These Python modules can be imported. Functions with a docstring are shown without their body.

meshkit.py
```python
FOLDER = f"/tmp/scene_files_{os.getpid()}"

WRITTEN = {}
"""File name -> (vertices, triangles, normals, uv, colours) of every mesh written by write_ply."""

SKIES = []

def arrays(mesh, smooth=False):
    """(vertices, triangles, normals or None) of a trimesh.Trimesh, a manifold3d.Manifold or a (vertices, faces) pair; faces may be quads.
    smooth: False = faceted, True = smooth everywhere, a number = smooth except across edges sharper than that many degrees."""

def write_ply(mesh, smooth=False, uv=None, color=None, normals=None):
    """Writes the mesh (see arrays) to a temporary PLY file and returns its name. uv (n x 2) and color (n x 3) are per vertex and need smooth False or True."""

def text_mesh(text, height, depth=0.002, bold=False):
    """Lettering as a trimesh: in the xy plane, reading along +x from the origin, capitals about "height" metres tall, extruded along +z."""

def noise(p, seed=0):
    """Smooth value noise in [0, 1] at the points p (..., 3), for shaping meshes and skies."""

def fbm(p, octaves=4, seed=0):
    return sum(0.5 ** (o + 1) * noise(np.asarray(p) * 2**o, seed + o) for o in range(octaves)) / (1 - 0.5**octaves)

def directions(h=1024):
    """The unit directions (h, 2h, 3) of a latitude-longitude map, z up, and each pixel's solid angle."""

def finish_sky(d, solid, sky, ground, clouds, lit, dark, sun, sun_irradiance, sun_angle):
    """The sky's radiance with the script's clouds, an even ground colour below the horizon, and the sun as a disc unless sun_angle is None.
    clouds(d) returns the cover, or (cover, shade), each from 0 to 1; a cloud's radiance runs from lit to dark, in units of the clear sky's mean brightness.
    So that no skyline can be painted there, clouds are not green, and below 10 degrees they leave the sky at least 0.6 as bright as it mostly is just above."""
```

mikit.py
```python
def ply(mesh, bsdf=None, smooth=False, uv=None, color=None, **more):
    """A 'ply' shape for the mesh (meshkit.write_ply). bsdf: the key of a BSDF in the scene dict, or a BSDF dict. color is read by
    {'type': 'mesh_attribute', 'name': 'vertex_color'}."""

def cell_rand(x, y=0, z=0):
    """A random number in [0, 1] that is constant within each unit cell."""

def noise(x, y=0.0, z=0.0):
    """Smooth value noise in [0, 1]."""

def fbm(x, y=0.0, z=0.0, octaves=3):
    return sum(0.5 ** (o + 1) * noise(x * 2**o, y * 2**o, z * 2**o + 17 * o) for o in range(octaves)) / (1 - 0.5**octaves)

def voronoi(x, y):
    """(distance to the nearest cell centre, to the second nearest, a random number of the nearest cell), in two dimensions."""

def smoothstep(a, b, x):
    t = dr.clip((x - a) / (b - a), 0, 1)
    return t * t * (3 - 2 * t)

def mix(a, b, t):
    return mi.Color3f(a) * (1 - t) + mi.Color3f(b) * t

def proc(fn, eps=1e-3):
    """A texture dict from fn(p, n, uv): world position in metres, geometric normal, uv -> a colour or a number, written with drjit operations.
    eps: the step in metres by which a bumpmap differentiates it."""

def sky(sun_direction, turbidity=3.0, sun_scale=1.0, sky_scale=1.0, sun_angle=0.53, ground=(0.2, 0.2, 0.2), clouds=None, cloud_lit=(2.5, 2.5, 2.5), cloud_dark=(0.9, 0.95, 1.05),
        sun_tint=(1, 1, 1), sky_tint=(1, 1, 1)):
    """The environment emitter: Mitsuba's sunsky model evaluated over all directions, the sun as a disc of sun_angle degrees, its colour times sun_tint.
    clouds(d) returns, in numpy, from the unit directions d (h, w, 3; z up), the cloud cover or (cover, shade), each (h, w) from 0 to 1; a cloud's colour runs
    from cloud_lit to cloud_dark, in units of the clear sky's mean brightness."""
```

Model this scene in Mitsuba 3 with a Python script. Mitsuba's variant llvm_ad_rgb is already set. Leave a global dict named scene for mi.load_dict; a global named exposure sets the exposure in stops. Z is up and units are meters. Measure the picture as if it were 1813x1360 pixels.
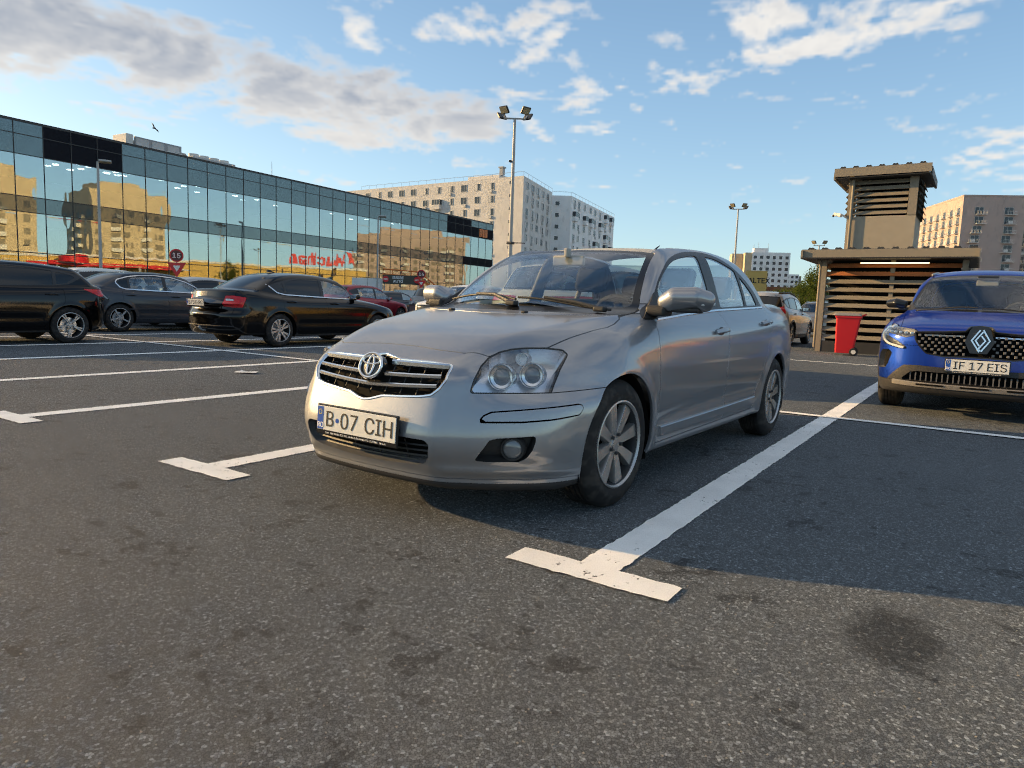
import math, random
import numpy as np, trimesh
import shapely.geometry as sg
from scipy.interpolate import PchipInterpolator, CubicSpline
import drjit as dr
import mitsuba as mi
import mikit, meshkit

scene, labels = {}, {}
T4 = mi.ScalarTransform4f
RNG = random.Random(7)
_r = random

# ------------------------------------------------------------------ camera (metres, z up; +y runs along the parking bays)
EYE = np.array([1.125, -2.204, .993])
YAW, PITCH, ROLL = .5832, .1141, -.0360
FWD = np.array([-math.sin(YAW) * math.cos(PITCH), math.cos(YAW) * math.cos(PITCH), -math.sin(PITCH)])
_r0 = np.array([math.cos(YAW), math.sin(YAW), 0.]); _u0 = np.cross(_r0, FWD)
UP = math.sin(ROLL) * _r0 + math.cos(ROLL) * _u0
scene['camera'] = {'type': 'perspective', 'fov': 2 * math.degrees(math.atan(906.5 / 1236.2)), 'fov_axis': 'x', 'near_clip': .05, 'far_clip': 3000.,
                   'to_world': T4().look_at(origin=EYE.tolist(), target=(EYE + FWD).tolist(), up=UP.tolist())}

# ------------------------------------------------------------------ sky and sun: early evening, sun low to the left
SUN_AZ, SUN_EL = 107.0, 16.0          # azimuth from +y towards -x
SUN = np.array([-math.sin(math.radians(SUN_AZ)) * math.cos(math.radians(SUN_EL)), math.cos(math.radians(SUN_AZ)) * math.cos(math.radians(SUN_EL)), math.sin(math.radians(SUN_EL))])
exposure = 2.85

def sky_clouds(d):
    az = np.degrees(np.arctan2(-d[..., 0], d[..., 1])); el = np.degrees(np.arcsin(np.clip(d[..., 2], -1, 1)))
    w = d / np.maximum(d[..., 2:3] + .12, .05)
    q = np.stack([w[..., 0], w[..., 1], np.zeros_like(az)], -1)
    warp = np.stack([meshkit.fbm(q * 2.2 + 11., 3, 41) - .5, meshkit.fbm(q * 2.2 + 57., 3, 43) - .5, np.zeros_like(az)], -1)
    q = q + .22 * warp
    n1 = meshkit.fbm(q * 1.3, 5, 3); n2 = meshkit.fbm(q * 4.2 + 7., 5, 11); n3 = meshkit.fbm(q * 12. + 3., 5, 23); n4 = meshkit.fbm(q * 34. + 5., 4, 29)
    def blob(a0, e0, ra, re, tilt=0.):
        da = (az - a0 + 180) % 360 - 180; de = el - e0
        t = math.radians(tilt)
        u = da * math.cos(t) + de * math.sin(t); v = -da * math.sin(t) + de * math.cos(t)
        return np.exp(-((u / ra) ** 2 + (v / re) ** 2))
    bank = np.maximum.reduce([blob(69, 15.8, 12, 3.3, 0), blob(59, 15.5, 9, 3.4, 2), blob(51, 14.9, 8, 3.4, 2), blob(44, 14.4, 7, 3.0, 3), blob(38.5, 14.4, 4, 2.3, 4), blob(84, 17.5, 16, 4.0, 0), .9 * blob(47, 12.3, 7, 1.2, 2)])
    puffs = np.maximum.reduce([.95 * blob(46, 19.2, 2.4, 1.6, 35), .85 * blob(40, 19.8, 3.6, 1.3), .62 * blob(31, 19.2, 6.0, 2.6), .62 * blob(27, 16.6, 4.5, 2.0), 1.0 * blob(18, 20.4, 7, 1.5), .95 * blob(11, 18.8, 9, 1.0, -3), .8 * blob(6, 20.3, 5, 1.0, 5),
                               .95 * blob(28, 13.5, 2.6, .40, 4), .8 * blob(32.5, 13.9, 1.8, .8, 25), 1.15 * blob(-1.8, 11.0, 5.2, 1.7), .7 * blob(64.0, 12.3, 2.4, .5, -6), .6 * blob(34.5, 15.9, 3, 1.2), .6 * blob(22, 17.3, 3.5, .9, 8)])
    w2 = np.stack([w[..., 0] * .8 + w[..., 1] * 2.0, w[..., 1] * .9 - w[..., 0] * .5, np.zeros_like(az)], -1)
    high = np.clip((el - 22) / 7, 0, 1) * np.clip((meshkit.fbm(w2 * 1.6 + 2. * warp, 5, 61) * .75 + n2 * .25 + n3 * .15 - .47) * 3.4, 0, 1) * .88
    c1 = np.clip((bank * 1.1 + (n2 - .5) * 1.0 + (n3 - .5) * .75 + (n4 - .5) * .40 - .42) * 2.5, 0, 1)
    c2 = np.clip((puffs * .95 + (n2 - .5) * 1.3 + (n3 - .5) * 1.6 + (n4 - .5) * .7 - .48) * 2.0, 0, 1) * .92
    cover = np.maximum.reduce([c1 * .97, c2, high])
    below = np.clip(bank * 1.5 - .40 + (n2 - .5) * 1.5 + (n3 - .5) * .7, 0, 1)
    under = 1 / (1 + np.exp(-(el - 14.2 + .05 * (az - 55) * -1) / .8))
    shade = np.clip(np.maximum((below + (n3 - .5) * .7 + (n4 - .5) * .4) * (.26 + .56 * under), .22 * high * n2), 0, 1)
    return cover * np.clip((el - 5) / 4, 0, 1), shade

scene['sky'] = mikit.sky(SUN.tolist(), turbidity=2.5, sun_scale=.85, sun_tint=(1.05, .95, .79), sky_tint=(.96, 1.0, 1.05), clouds=sky_clouds, cloud_lit=(2.15, 2.06, 1.92), cloud_dark=(.88, .98, 1.16))

# ------------------------------------------------------------------ materials
def rgb(*c): return {'type': 'rgb', 'value': [float(x) for x in c]}
def two(b): return {'type': 'twosided', 'bsdf': b}
P_ = mikit.proc

def plain(key, col, rough=.6, spec=.4):
    scene[key] = two({'type': 'principled', 'base_color': rgb(*col), 'roughness': rough, 'specular': spec})
def gloss(key, col, alpha=.03, ior=1.5):
    scene[key] = two({'type': 'roughplastic', 'diffuse_reflectance': rgb(*col), 'alpha': alpha, 'int_ior': ior, 'distribution': 'ggx'})
def metal(key, col, alpha):
    scene[key] = two({'type': 'roughconductor', 'material': 'none', 'specular_reflectance': rgb(*col), 'alpha': alpha, 'distribution': 'ggx'})

def flake_paint(key, diff, flake, alpha=.24, w=.55, ior=1.9):
    """lacquer over metal flakes"""
    scene[key] = two({'type': 'blendbsdf', 'weight': w,
        'a': {'type': 'roughplastic', 'diffuse_reflectance': rgb(*diff), 'alpha': .012, 'int_ior': ior, 'distribution': 'ggx'},
        'b': {'type': 'roughconductor', 'material': 'none', 'specular_reflectance': rgb(*flake), 'alpha': alpha, 'distribution': 'ggx'}})

flake_paint('m_paint_silver', (.140, .148, .166), (.53, .545, .575), .24, .30, 2.5)
flake_paint('m_paint_blue', (.005, .018, .15), (.015, .07, .50), .20, .42, 1.7)
flake_paint('m_paint_graphite', (.018, .021, .028), (.10, .11, .13), .22, .30, 1.55)
flake_paint('m_paint_grey', (.10, .10, .105), (.34, .34, .35), .28, .45, 1.7)
flake_paint('m_paint_red', (.16, .008, .018), (.50, .05, .08), .25, .4, 1.7)
gloss('m_paint_black', (.002, .002, .0025), .01, 1.48)
gloss('m_paint_white', (.70, .70, .68), .03, 1.5)
gloss('m_gloss_black', (.012, .012, .013), .04, 1.5)
gloss('m_dark_trim', (.028, .03, .034), .18, 1.5)
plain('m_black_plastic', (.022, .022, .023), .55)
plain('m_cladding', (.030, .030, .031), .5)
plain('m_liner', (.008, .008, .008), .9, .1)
plain('m_interior', (.045, .046, .048), .8, .2)
plain('m_seat', (.070, .072, .075), .85, .2)
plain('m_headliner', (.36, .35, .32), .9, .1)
metal('m_chrome', (.80, .81, .82), .045)
metal('m_mirror', (.86, .87, .88), .01)
metal('m_reflector', (.72, .74, .77), .10)
scene['m_alloy'] = two({'type': 'blendbsdf', 'weight': .6, 'a': {'type': 'roughplastic', 'diffuse_reflectance': rgb(.26, .255, .25), 'alpha': .08, 'int_ior': 1.5}, 'b': {'type': 'roughconductor', 'material': 'none', 'specular_reflectance': rgb(.60, .60, .60), 'alpha': .22}})
scene['m_alloy_dark'] = two({'type': 'roughplastic', 'diffuse_reflectance': rgb(.03, .03, .033), 'alpha': .12})
def rubber(p, n, uv):
    return mikit.mix((.016, .016, .017), (.042, .039, .036), mikit.smoothstep(.45, .8, mikit.fbm(p.x * 22, p.y * 22, p.z * 22, 3)))
scene['m_rubber'] = two({'type': 'principled', 'base_color': P_(rubber), 'roughness': .75, 'specular': .3})
def pane(key, tr, ior=1.5, refl=1.0):
    scene[key] = {'type': 'thindielectric', 'int_ior': ior, 'specular_transmittance': rgb(*tr), 'specular_reflectance': rgb(refl, refl, refl)}
pane('m_windscreen', (.80, .84, .82), 1.55)
pane('m_side_glass', (.60, .66, .66), 1.9)
gloss('m_privacy_glass', (.006, .007, .008), .01, 1.6)
pane('m_lamp_lens', (.93, .94, .95), 1.5)
pane('m_red_lens', (.75, .03, .04), 1.5)
gloss('m_lamp_red', (.55, .012, .02), .05, 1.5)
gloss('m_lamp_amber', (.75, .26, .03), .08, 1.5)
gloss('m_lamp_white', (.62, .64, .66), .05, 1.5)
gloss('m_plate_white', (.74, .74, .70), .10, 1.5)
gloss('m_plate_blue', (.02, .09, .42), .10, 1.5)
plain('m_print_black', (.014, .014, .016), .5)
plain('m_print_white', (.78, .78, .78), .5)
plain('m_print_red', (.55, .02, .03), .5)
plain('m_print_yellow', (.80, .60, .05), .5)

# ------------------------------------------------------------------ scene entries
ARR = {}
def matrix4(loc=(0, 0, 0), rz=0.):
    c, s = math.cos(rz), math.sin(rz); m = np.eye(4); m[:2, :2] = [[c, -s], [s, c]]; m[:3, 3] = loc; return m

def free_key(key):
    if key not in scene and not any(k.startswith(key + '__') for k in scene): return key
    i = 1
    while True:
        k = f'{key}_{i:03d}'
        if k not in scene and not any(q.startswith(k + '__') for q in scene): return k
        i += 1

def add(key, mesh, bsdf, smooth=False, to=None, exact=False, emit=None):
    """one entry of the scene; mesh a trimesh, (V, F, N) or an already written shape dict"""
    key = key if exact else free_key(key)
    if isinstance(mesh, dict): d = {k: v for k, v in mesh.items() if k not in ('bsdf', 'to_world')}
    elif isinstance(mesh, tuple) and len(mesh) == 3:
        d = {'type': 'ply', 'filename': meshkit.write_ply((mesh[0], mesh[1]), False, normals=mesh[2]), 'face_normals': False}
    else: d = mikit.ply(mesh, None, smooth)
    d['bsdf'] = {'type': 'ref', 'id': bsdf}
    if to is not None: d['to_world'] = T4(np.asarray(to, float).tolist())
    if emit is not None: d['emitter'] = {'type': 'area', 'radiance': rgb(*emit)}
    scene[key] = d
    return key

def shape(mesh, smooth=False): return mikit.ply(mesh, None, smooth)

def tag(key, label=None, category=None, group=None, kind=None):
    d = labels.setdefault(key, {})
    for k, v in (('label', label), ('category', category), ('group', group), ('kind', kind)):
        if v: d[k] = v
    return key
# ------------------------------------------------------------------ geometry helpers
def pch(*xy):
    a = np.array(xy, float).reshape(-1, 2)
    f = PchipInterpolator(a[:, 0], a[:, 1], extrapolate=False)
    lo, hi, ylo, yhi = a[0, 0], a[-1, 0], a[0, 1], a[-1, 1]
    return lambda x: np.where(x <= lo, ylo, np.where(x >= hi, yhi, np.nan_to_num(f(np.clip(x, lo, hi)))))

def spl(*xy):
    a = np.array(xy, float).reshape(-1, 2)
    f = CubicSpline(a[:, 0], a[:, 1], bc_type='natural')
    s0, s1 = float(f(a[0, 0], 1)), float(f(a[-1, 0], 1))
    def g(x):
        x = np.asarray(x, float)
        return np.where(x < a[0, 0], a[0, 1] + s0 * (x - a[0, 0]), np.where(x > a[-1, 0], a[-1, 1] + s1 * (x - a[-1, 0]), f(np.clip(x, a[0, 0], a[-1, 0]))))
    return g

def smax(a, b, k):
    h = np.maximum(k - np.abs(a - b), 0) / k
    return np.maximum(a, b) + h * h * k * 0.25

def smin(a, b, k):
    return -smax(-a, -b, k)

def ramp(x, k=.03):
    """soft max(x, 0)"""
    return 0.5 * (x + np.sqrt(x * x + k * k))

def sdist(poly):
    """signed distance (negative inside) of a closed polygon in the plane"""
    P = np.asarray(poly, float); Q = np.roll(P, -1, 0)
    lo, hi = P.min(0), P.max(0)
    def d(u, v):
        u = np.asarray(u, float); v = np.asarray(v, float)
        box = np.maximum(np.maximum(lo[0] - u, u - hi[0]), np.maximum(lo[1] - v, v - hi[1]))
        out = np.maximum(box, 0.06)
        m = np.where(box < 0.06)[0]
        if len(m) == 0: return out
        p = np.stack([u[m], v[m]], -1)
        best = np.full(len(m), 1e9); inside = np.zeros(len(m), bool)
        for a, b in zip(P, Q):
            e = b - a; w = p - a
            t = np.clip((w @ e) / max(e @ e, 1e-12), 0, 1)
            q = w - t[:, None] * e
            best = np.minimum(best, (q * q).sum(1))
            c = (a[1] <= p[:, 1]) != (b[1] <= p[:, 1])
            with np.errstate(divide='ignore', invalid='ignore'):
                xi = a[0] + (p[:, 1] - a[1]) / (b[1] - a[1] if b[1] != a[1] else 1e-12) * e[0]
            inside ^= c & (p[:, 0] < xi)
        out[m] = np.sqrt(best) * np.where(inside, -1, 1)
        return out
    return d

def smooth_poly(pts, r=.012, n=4):
    g = sg.Polygon(pts).buffer(0)
    g = g.buffer(-r, quad_segs=n).buffer(2 * r, quad_segs=n).buffer(-r, quad_segs=n)
    if g.geom_type != 'Polygon': g = max(g.geoms, key=lambda q: q.area)
    return np.array(g.exterior.coords)[:-1]

def curve_poly(pts, n=6):
    """closed smooth curve through pts (Catmull-Rom)"""
    P = np.asarray(pts, float); N = len(P); out = []
    for i in range(N):
        p0, p1, p2, p3 = P[i - 1], P[i], P[(i + 1) % N], P[(i + 2) % N]
        for t in np.arange(n) / n:
            out.append(.5 * ((2 * p1) + (-p0 + p2) * t + (2 * p0 - 5 * p1 + 4 * p2 - p3) * t * t + (-p0 + 3 * p1 - 3 * p2 + p3) * t ** 3))
    return np.array(out)

def grow(poly, r):
    g = sg.Polygon(poly).buffer(0).buffer(r, quad_segs=4)
    if g.geom_type != 'Polygon': g = max(g.geoms, key=lambda q: q.area)
    return np.array(g.exterior.coords)[:-1]

def surface_net(f, lo, hi, h):
    """(vertices, quads as triangles) of f = 0 ; f takes broadcastable x, y, z"""
    ax = [np.arange(l, u + h, h) for l, u in zip(lo, hi)]
    V = f(ax[0][:, None, None], ax[1][None, :, None], ax[2][None, None, :]).astype(np.float32)
    S = V < 0
    n = np.array(V.shape) - 1
    cnt = np.zeros(n, np.int16)
    for a in (0, 1):
        for b in (0, 1):
            for c in (0, 1):
                cnt += S[a:n[0] + a, b:n[1] + b, c:n[2] + c]
    act = (cnt > 0) & (cnt < 8)
    idx = np.full(n, -1, np.int64); I = np.argwhere(act); idx[act] = np.arange(len(I))
    acc = np.zeros((len(I), 3)); w = np.zeros(len(I))
    cs = [(a, b, c) for a in (0, 1) for b in (0, 1) for c in (0, 1)]
    val = {k: V[I[:, 0] + k[0], I[:, 1] + k[1], I[:, 2] + k[2]] for k in cs}
    for k in cs:
        for d in range(3):
            if k[d] == 0:
                k2 = list(k); k2[d] = 1; k2 = tuple(k2)
                a, b = val[k], val[k2]
                m = (a < 0) != (b < 0)
                t = np.where(m, a / np.where(m, a - b, 1), 0)
                p = np.tile(np.array(k, float), (len(I), 1)); p[:, d] = t
                acc[m] += p[m]; w[m] += 1
    P = (I + acc / w[:, None]) * h + np.array([a[0] for a in ax])
    F = []
    for d in range(3):
        e1, e2 = [(1, 2), (2, 0), (0, 1)][d]
        a = [slice(None)] * 3; b = [slice(None)] * 3
        a[d] = slice(0, -1); b[d] = slice(1, None)
        s0, s1 = S[tuple(a)], S[tuple(b)]
        E = np.argwhere(s0 != s1)
        E = E[(E[:, e1] > 0) & (E[:, e2] > 0) & (E[:, e1] < n[e1]) & (E[:, e2] < n[e2])]
        o1 = np.zeros(3, int); o1[e1] = 1; o2 = np.zeros(3, int); o2[e2] = 1
        g = lambda q: idx[q[:, 0], q[:, 1], q[:, 2]]
        q = np.stack([g(E - o1 - o2), g(E - o2), g(E), g(E - o1)], 1)
        inside = S[E[:, 0], E[:, 1], E[:, 2]]
        q = np.where(inside[:, None], q, q[:, ::-1])
        F.append(q)
    q = np.vstack(F)
    return P, np.vstack([q[:, [0, 1, 2]], q[:, [0, 2, 3]]])

def grad(f, p, e=1.5e-3):
    x, y, z = p.T
    g = np.stack([f(x + e, y, z) - f(x - e, y, z), f(x, y + e, z) - f(x, y - e, z), f(x, y, z + e) - f(x, y, z - e)], -1) / (2 * e)
    return g

def unit(v):
    return v / np.maximum(np.linalg.norm(v, axis=-1, keepdims=True), 1e-12)

def snap(f, p, it=3):
    for _ in range(it):
        g = grad(f, p); d = f(*p.T)
        step = d / np.maximum((g * g).sum(1), .2)
        p = p - np.clip(step, -.02, .02)[:, None] * g
    return p

class Skin:
    """a piece of a car's outer surface: vertices lie on f = 0"""
    def __init__(self, V, F): self.V, self.F = V, F
    def cut(self, d):
        """split by the scalar d at the vertices: (part with d < 0, part with d > 0)"""
        V, F = self.V, self.F
        d = np.where(np.abs(d) < 1e-6, 1e-6, d)
        s = d < 0
        k = s[F].sum(1)
        ins, outs = [F[k == 3]], [F[k == 0]]
        mixed = F[(k == 1) | (k == 2)]
        if len(mixed):
            sm = s[mixed]
            lone = np.where(sm.sum(1)[:, None] == 1, sm, ~sm)
            i = lone.argmax(1)
            r = np.arange(len(mixed))
            a, b, c = mixed[r, i], mixed[r, (i + 1) % 3], mixed[r, (i + 2) % 3]
            e = np.vstack([np.sort(np.stack([a, b], 1), 1), np.sort(np.stack([a, c], 1), 1)])
            u, inv = np.unique(e, axis=0, return_inverse=True); inv = inv.ravel()
            t = d[u[:, 0]] / (d[u[:, 0]] - d[u[:, 1]])
            N = V[u[:, 0]] * (1 - t[:, None]) + V[u[:, 1]] * t[:, None]
            ab, ac = inv[:len(a)] + len(V), inv[len(a):] + len(V)
            V = np.vstack([V, N])
            tip = np.stack([a, ab, ac], 1); rest = np.vstack([np.stack([ab, b, c], 1), np.stack([ab, c, ac], 1)])
            li = s[a]
            ins += [tip[li], rest[np.r_[~li, ~li]]]; outs += [tip[~li], rest[np.r_[li, li]]]
        def mk(fs):
            f = np.vstack(fs)
            ok = (f[:, 0] != f[:, 1]) & (f[:, 1] != f[:, 2]) & (f[:, 0] != f[:, 2]); f = f[ok]
            used, inv = np.unique(f, return_inverse=True)
            return Skin(V[used], inv.reshape(-1, 3))
        return mk(ins), mk(outs)
    @property
    def n(self): return len(self.F)
    def xyz(self): return self.V.T

def boundary(F):
    e = np.vstack([F[:, [0, 1]], F[:, [1, 2]], F[:, [2, 0]]])
    key = np.sort(e, 1)
    u, inv, c = np.unique(key, axis=0, return_inverse=True, return_counts=True)
    return e[c[inv.ravel()] == 1]

def skin_mesh(f, sk, inset=0., flange=.012, back=False):
    """(V, F, N): the piece with analytic normals, moved inwards by inset, its rim folded inwards by flange"""
    V = sk.V; N = unit(grad(f, V))
    V0 = V - inset * N
    Vs, Fs, Ns = [V0], [sk.F], [N]
    n = len(V0)
    if flange:
        e = boundary(sk.F)
        if len(e):
            a, b = V0[e[:, 0]], V0[e[:, 1]]
            na, nb = N[e[:, 0]], N[e[:, 1]]
            out = unit(np.cross(b - a, na + nb))
            a2, b2 = a - na * flange - out * flange * .12, b - nb * flange - out * flange * .12
            m = len(e)
            Vs += [a, b, a2, b2]; Ns += [unit(out + .35 * na), unit(out + .35 * nb), out, out]
            i = np.arange(m) + n
            Fs += [np.stack([i, i + 2 * m, i + m], 1), np.stack([i + m, i + 2 * m, i + 3 * m], 1)]
    return np.vstack(Vs), np.vstack(Fs), np.vstack(Ns)

def outline_3d(f, poly, lift, sign, proj='front', y0=0., n=160):
    """points on the skin under a closed polygon given in a projection; see Car.drop"""
    pass

# ---- plain mesh builders: everything returns trimesh
def box(sx, sy, sz, at=(0, 0, 0)):
    m = trimesh.creation.box((sx, sy, sz)); m.apply_translation(at); return m

def rbox(sx, sy, sz, r=.01, at=(0, 0, 0), seg=2):
    """box with rounded edges (hull of spheres)"""
    r = min(r, .49 * min(sx, sy, sz))
    s = trimesh.creation.icosphere(subdivisions=1 if seg < 3 else 2, radius=r)
    pts = np.vstack([s.vertices + np.array([a * (sx / 2 - r), b * (sy / 2 - r), c * (sz / 2 - r)]) for a in (-1, 1) for b in (-1, 1) for c in (-1, 1)])
    m = trimesh.convex.convex_hull(pts); m.apply_translation(at); return m

def cham(sx, sy, sz, c=.01, at=(0, 0, 0)):
    """box with chamfered edges"""
    pts = []
    for a in (-1, 1):
        for b in (-1, 1):
            for d in (-1, 1):
                x, y, z = a * sx / 2, b * sy / 2, d * sz / 2
                pts += [(x - a * c, y, z), (x, y - b * c, z), (x, y, z - d * c)]
    q = np.array(pts, float)
    q2 = []
    for p in q: q2.append(p)
    m = trimesh.convex.convex_hull(np.array(q2)); m.apply_translation(at); return m

def cyl(r, h, at=(0, 0, 0), axis='z', n=24):
    m = trimesh.creation.cylinder(radius=r, height=h, sections=n)
    if axis == 'x': m.apply_transform(trimesh.transformations.rotation_matrix(math.pi / 2, [0, 1, 0]))
    if axis == 'y': m.apply_transform(trimesh.transformations.rotation_matrix(math.pi / 2, [1, 0, 0]))
    m.apply_translation(at); return m

def tube(pts, r, n=8, closed=False):
    """round tube along a polyline; r a number or one per point"""
    P = np.asarray(pts, float); m = len(P)
    R = np.broadcast_to(np.asarray(r, float), (m,))
    if closed: T = np.roll(P, -1, 0) - np.roll(P, 1, 0)
    else: T = np.gradient(P, axis=0)
    T = unit(T)
    ref = np.array([0, 0, 1.]) if np.abs(T[:, 2]).mean() < .8 else np.array([1., 0, 0])
    A = np.cross(T, ref); A = unit(A); B = np.cross(A, T)
    ang = np.arange(n) * 2 * np.pi / n
    V = P[:, None] + R[:, None, None] * (np.cos(ang)[None, :, None] * A[:, None] + np.sin(ang)[None, :, None] * B[:, None])
    k = m if closed else m - 1
    F = []
    for i in range(k):
        j = (i + 1) % m
        a = i * n + np.arange(n); b = i * n + (np.arange(n) + 1) % n; c = j * n + np.arange(n); d = j * n + (np.arange(n) + 1) % n
        F += [np.stack([a, c, b], 1), np.stack([b, c, d], 1)]
    V = V.reshape(-1, 3)
    if not closed:
        V = np.vstack([V, P[0], P[-1]])
        a = np.arange(n); b = (a + 1) % n; e = (m - 1) * n
        F += [np.stack([a, b, np.full(n, m * n)], 1), np.stack([e + b, e + a, np.full(n, m * n + 1)], 1)]
    return trimesh.Trimesh(V, np.vstack(F)[:, ::-1], process=False)

def sweep(pts, prof, normals, closed=False):
    """profile (k x 2: along the side direction, along the normal) swept along pts"""
    P = np.asarray(pts, float); m = len(P); N = unit(np.asarray(normals, float)); q = np.asarray(prof, float); n = len(q)
    T = unit(np.roll(P, -1, 0) - np.roll(P, 1, 0) if closed else np.gradient(P, axis=0))
    S = unit(np.cross(T, N)); N = np.cross(S, T)
    V = (P[:, None] + q[None, :, :1] * S[:, None] + q[None, :, 1:] * N[:, None]).reshape(-1, 3)
    F = []
    for i in range(m if closed else m - 1):
        j = (i + 1) % m
        a = i * n + np.arange(n); b = i * n + (np.arange(n) + 1) % n; c = j * n + np.arange(n); d = j * n + (np.arange(n) + 1) % n
        F += [np.stack([a, b, c], 1), np.stack([b, d, c], 1)]
    if not closed:
        V = np.vstack([V, V[:n].mean(0), V[(m - 1) * n:m * n].mean(0)])
        a = np.arange(n); b = (a + 1) % n; e = (m - 1) * n
        F += [np.stack([b, a, np.full(n, m * n)], 1), np.stack([e + a, e + b, np.full(n, m * n + 1)], 1)]
    t = trimesh.Trimesh(V, np.vstack(F), process=False)
    return t

def lathe(prof, n=48, axis='x'):
    """revolve a closed profile of (axial, radius) about the axis"""
    q = np.asarray(prof, float); k = len(q)
    a = np.arange(n) * 2 * np.pi / n
    V = np.stack([np.broadcast_to(q[None, :, 0], (n, k)), q[None, :, 1] * np.cos(a)[:, None], q[None, :, 1] * np.sin(a)[:, None]], -1).reshape(-1, 3)
    F = []
    for i in range(n):
        j = (i + 1) % n
        u = i * k + np.arange(k); v = i * k + (np.arange(k) + 1) % k; w = j * k + np.arange(k); x = j * k + (np.arange(k) + 1) % k
        F += [np.stack([u, v, w], 1), np.stack([v, x, w], 1)]
    m = trimesh.Trimesh(V, np.vstack(F), process=False)
    if axis == 'z': m.vertices = m.vertices[:, [1, 2, 0]]
    if axis == 'y': m.vertices = m.vertices[:, [2, 0, 1]]
    if m.volume < 0: m.faces = m.faces[:, ::-1]
    return m

def prism(poly, h, holes=()):
    """extrude a polygon (xy) along +z"""
    return trimesh.creation.extrude_polygon(sg.Polygon(poly, holes), h, engine='earcut')

def cat(*ms):
    L = []
    for m in ms: L += list(m) if isinstance(m, (list, tuple)) else [m]
    return trimesh.util.concatenate(L)

def put(m, at=(0, 0, 0), rot=None, scale=None):
    m = m.copy()
    if scale is not None: m.apply_scale(scale)
    if rot is not None: m.apply_transform(np.array(rot, float) if np.shape(rot) == (4, 4) else np.vstack([np.hstack([np.array(rot, float), np.zeros((3, 1))]), [0, 0, 0, 1]]))
    m.apply_translation(at); return m

def blobby(m, edge=.012, it=24):
    """rounds a convex hull into one soft shell"""
    v, f = trimesh.remesh.subdivide_to_size(m.vertices, m.faces, edge, max_iter=12)
    m = trimesh.Trimesh(v, f); m.merge_vertices(); c, e = m.centroid, m.extents
    trimesh.smoothing.filter_laplacian(m, lamb=.5, iterations=it, volume_constraint=False)
    m.apply_translation(-m.centroid); m.vertices *= e / m.extents * .99; m.apply_translation(c); return m

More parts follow.
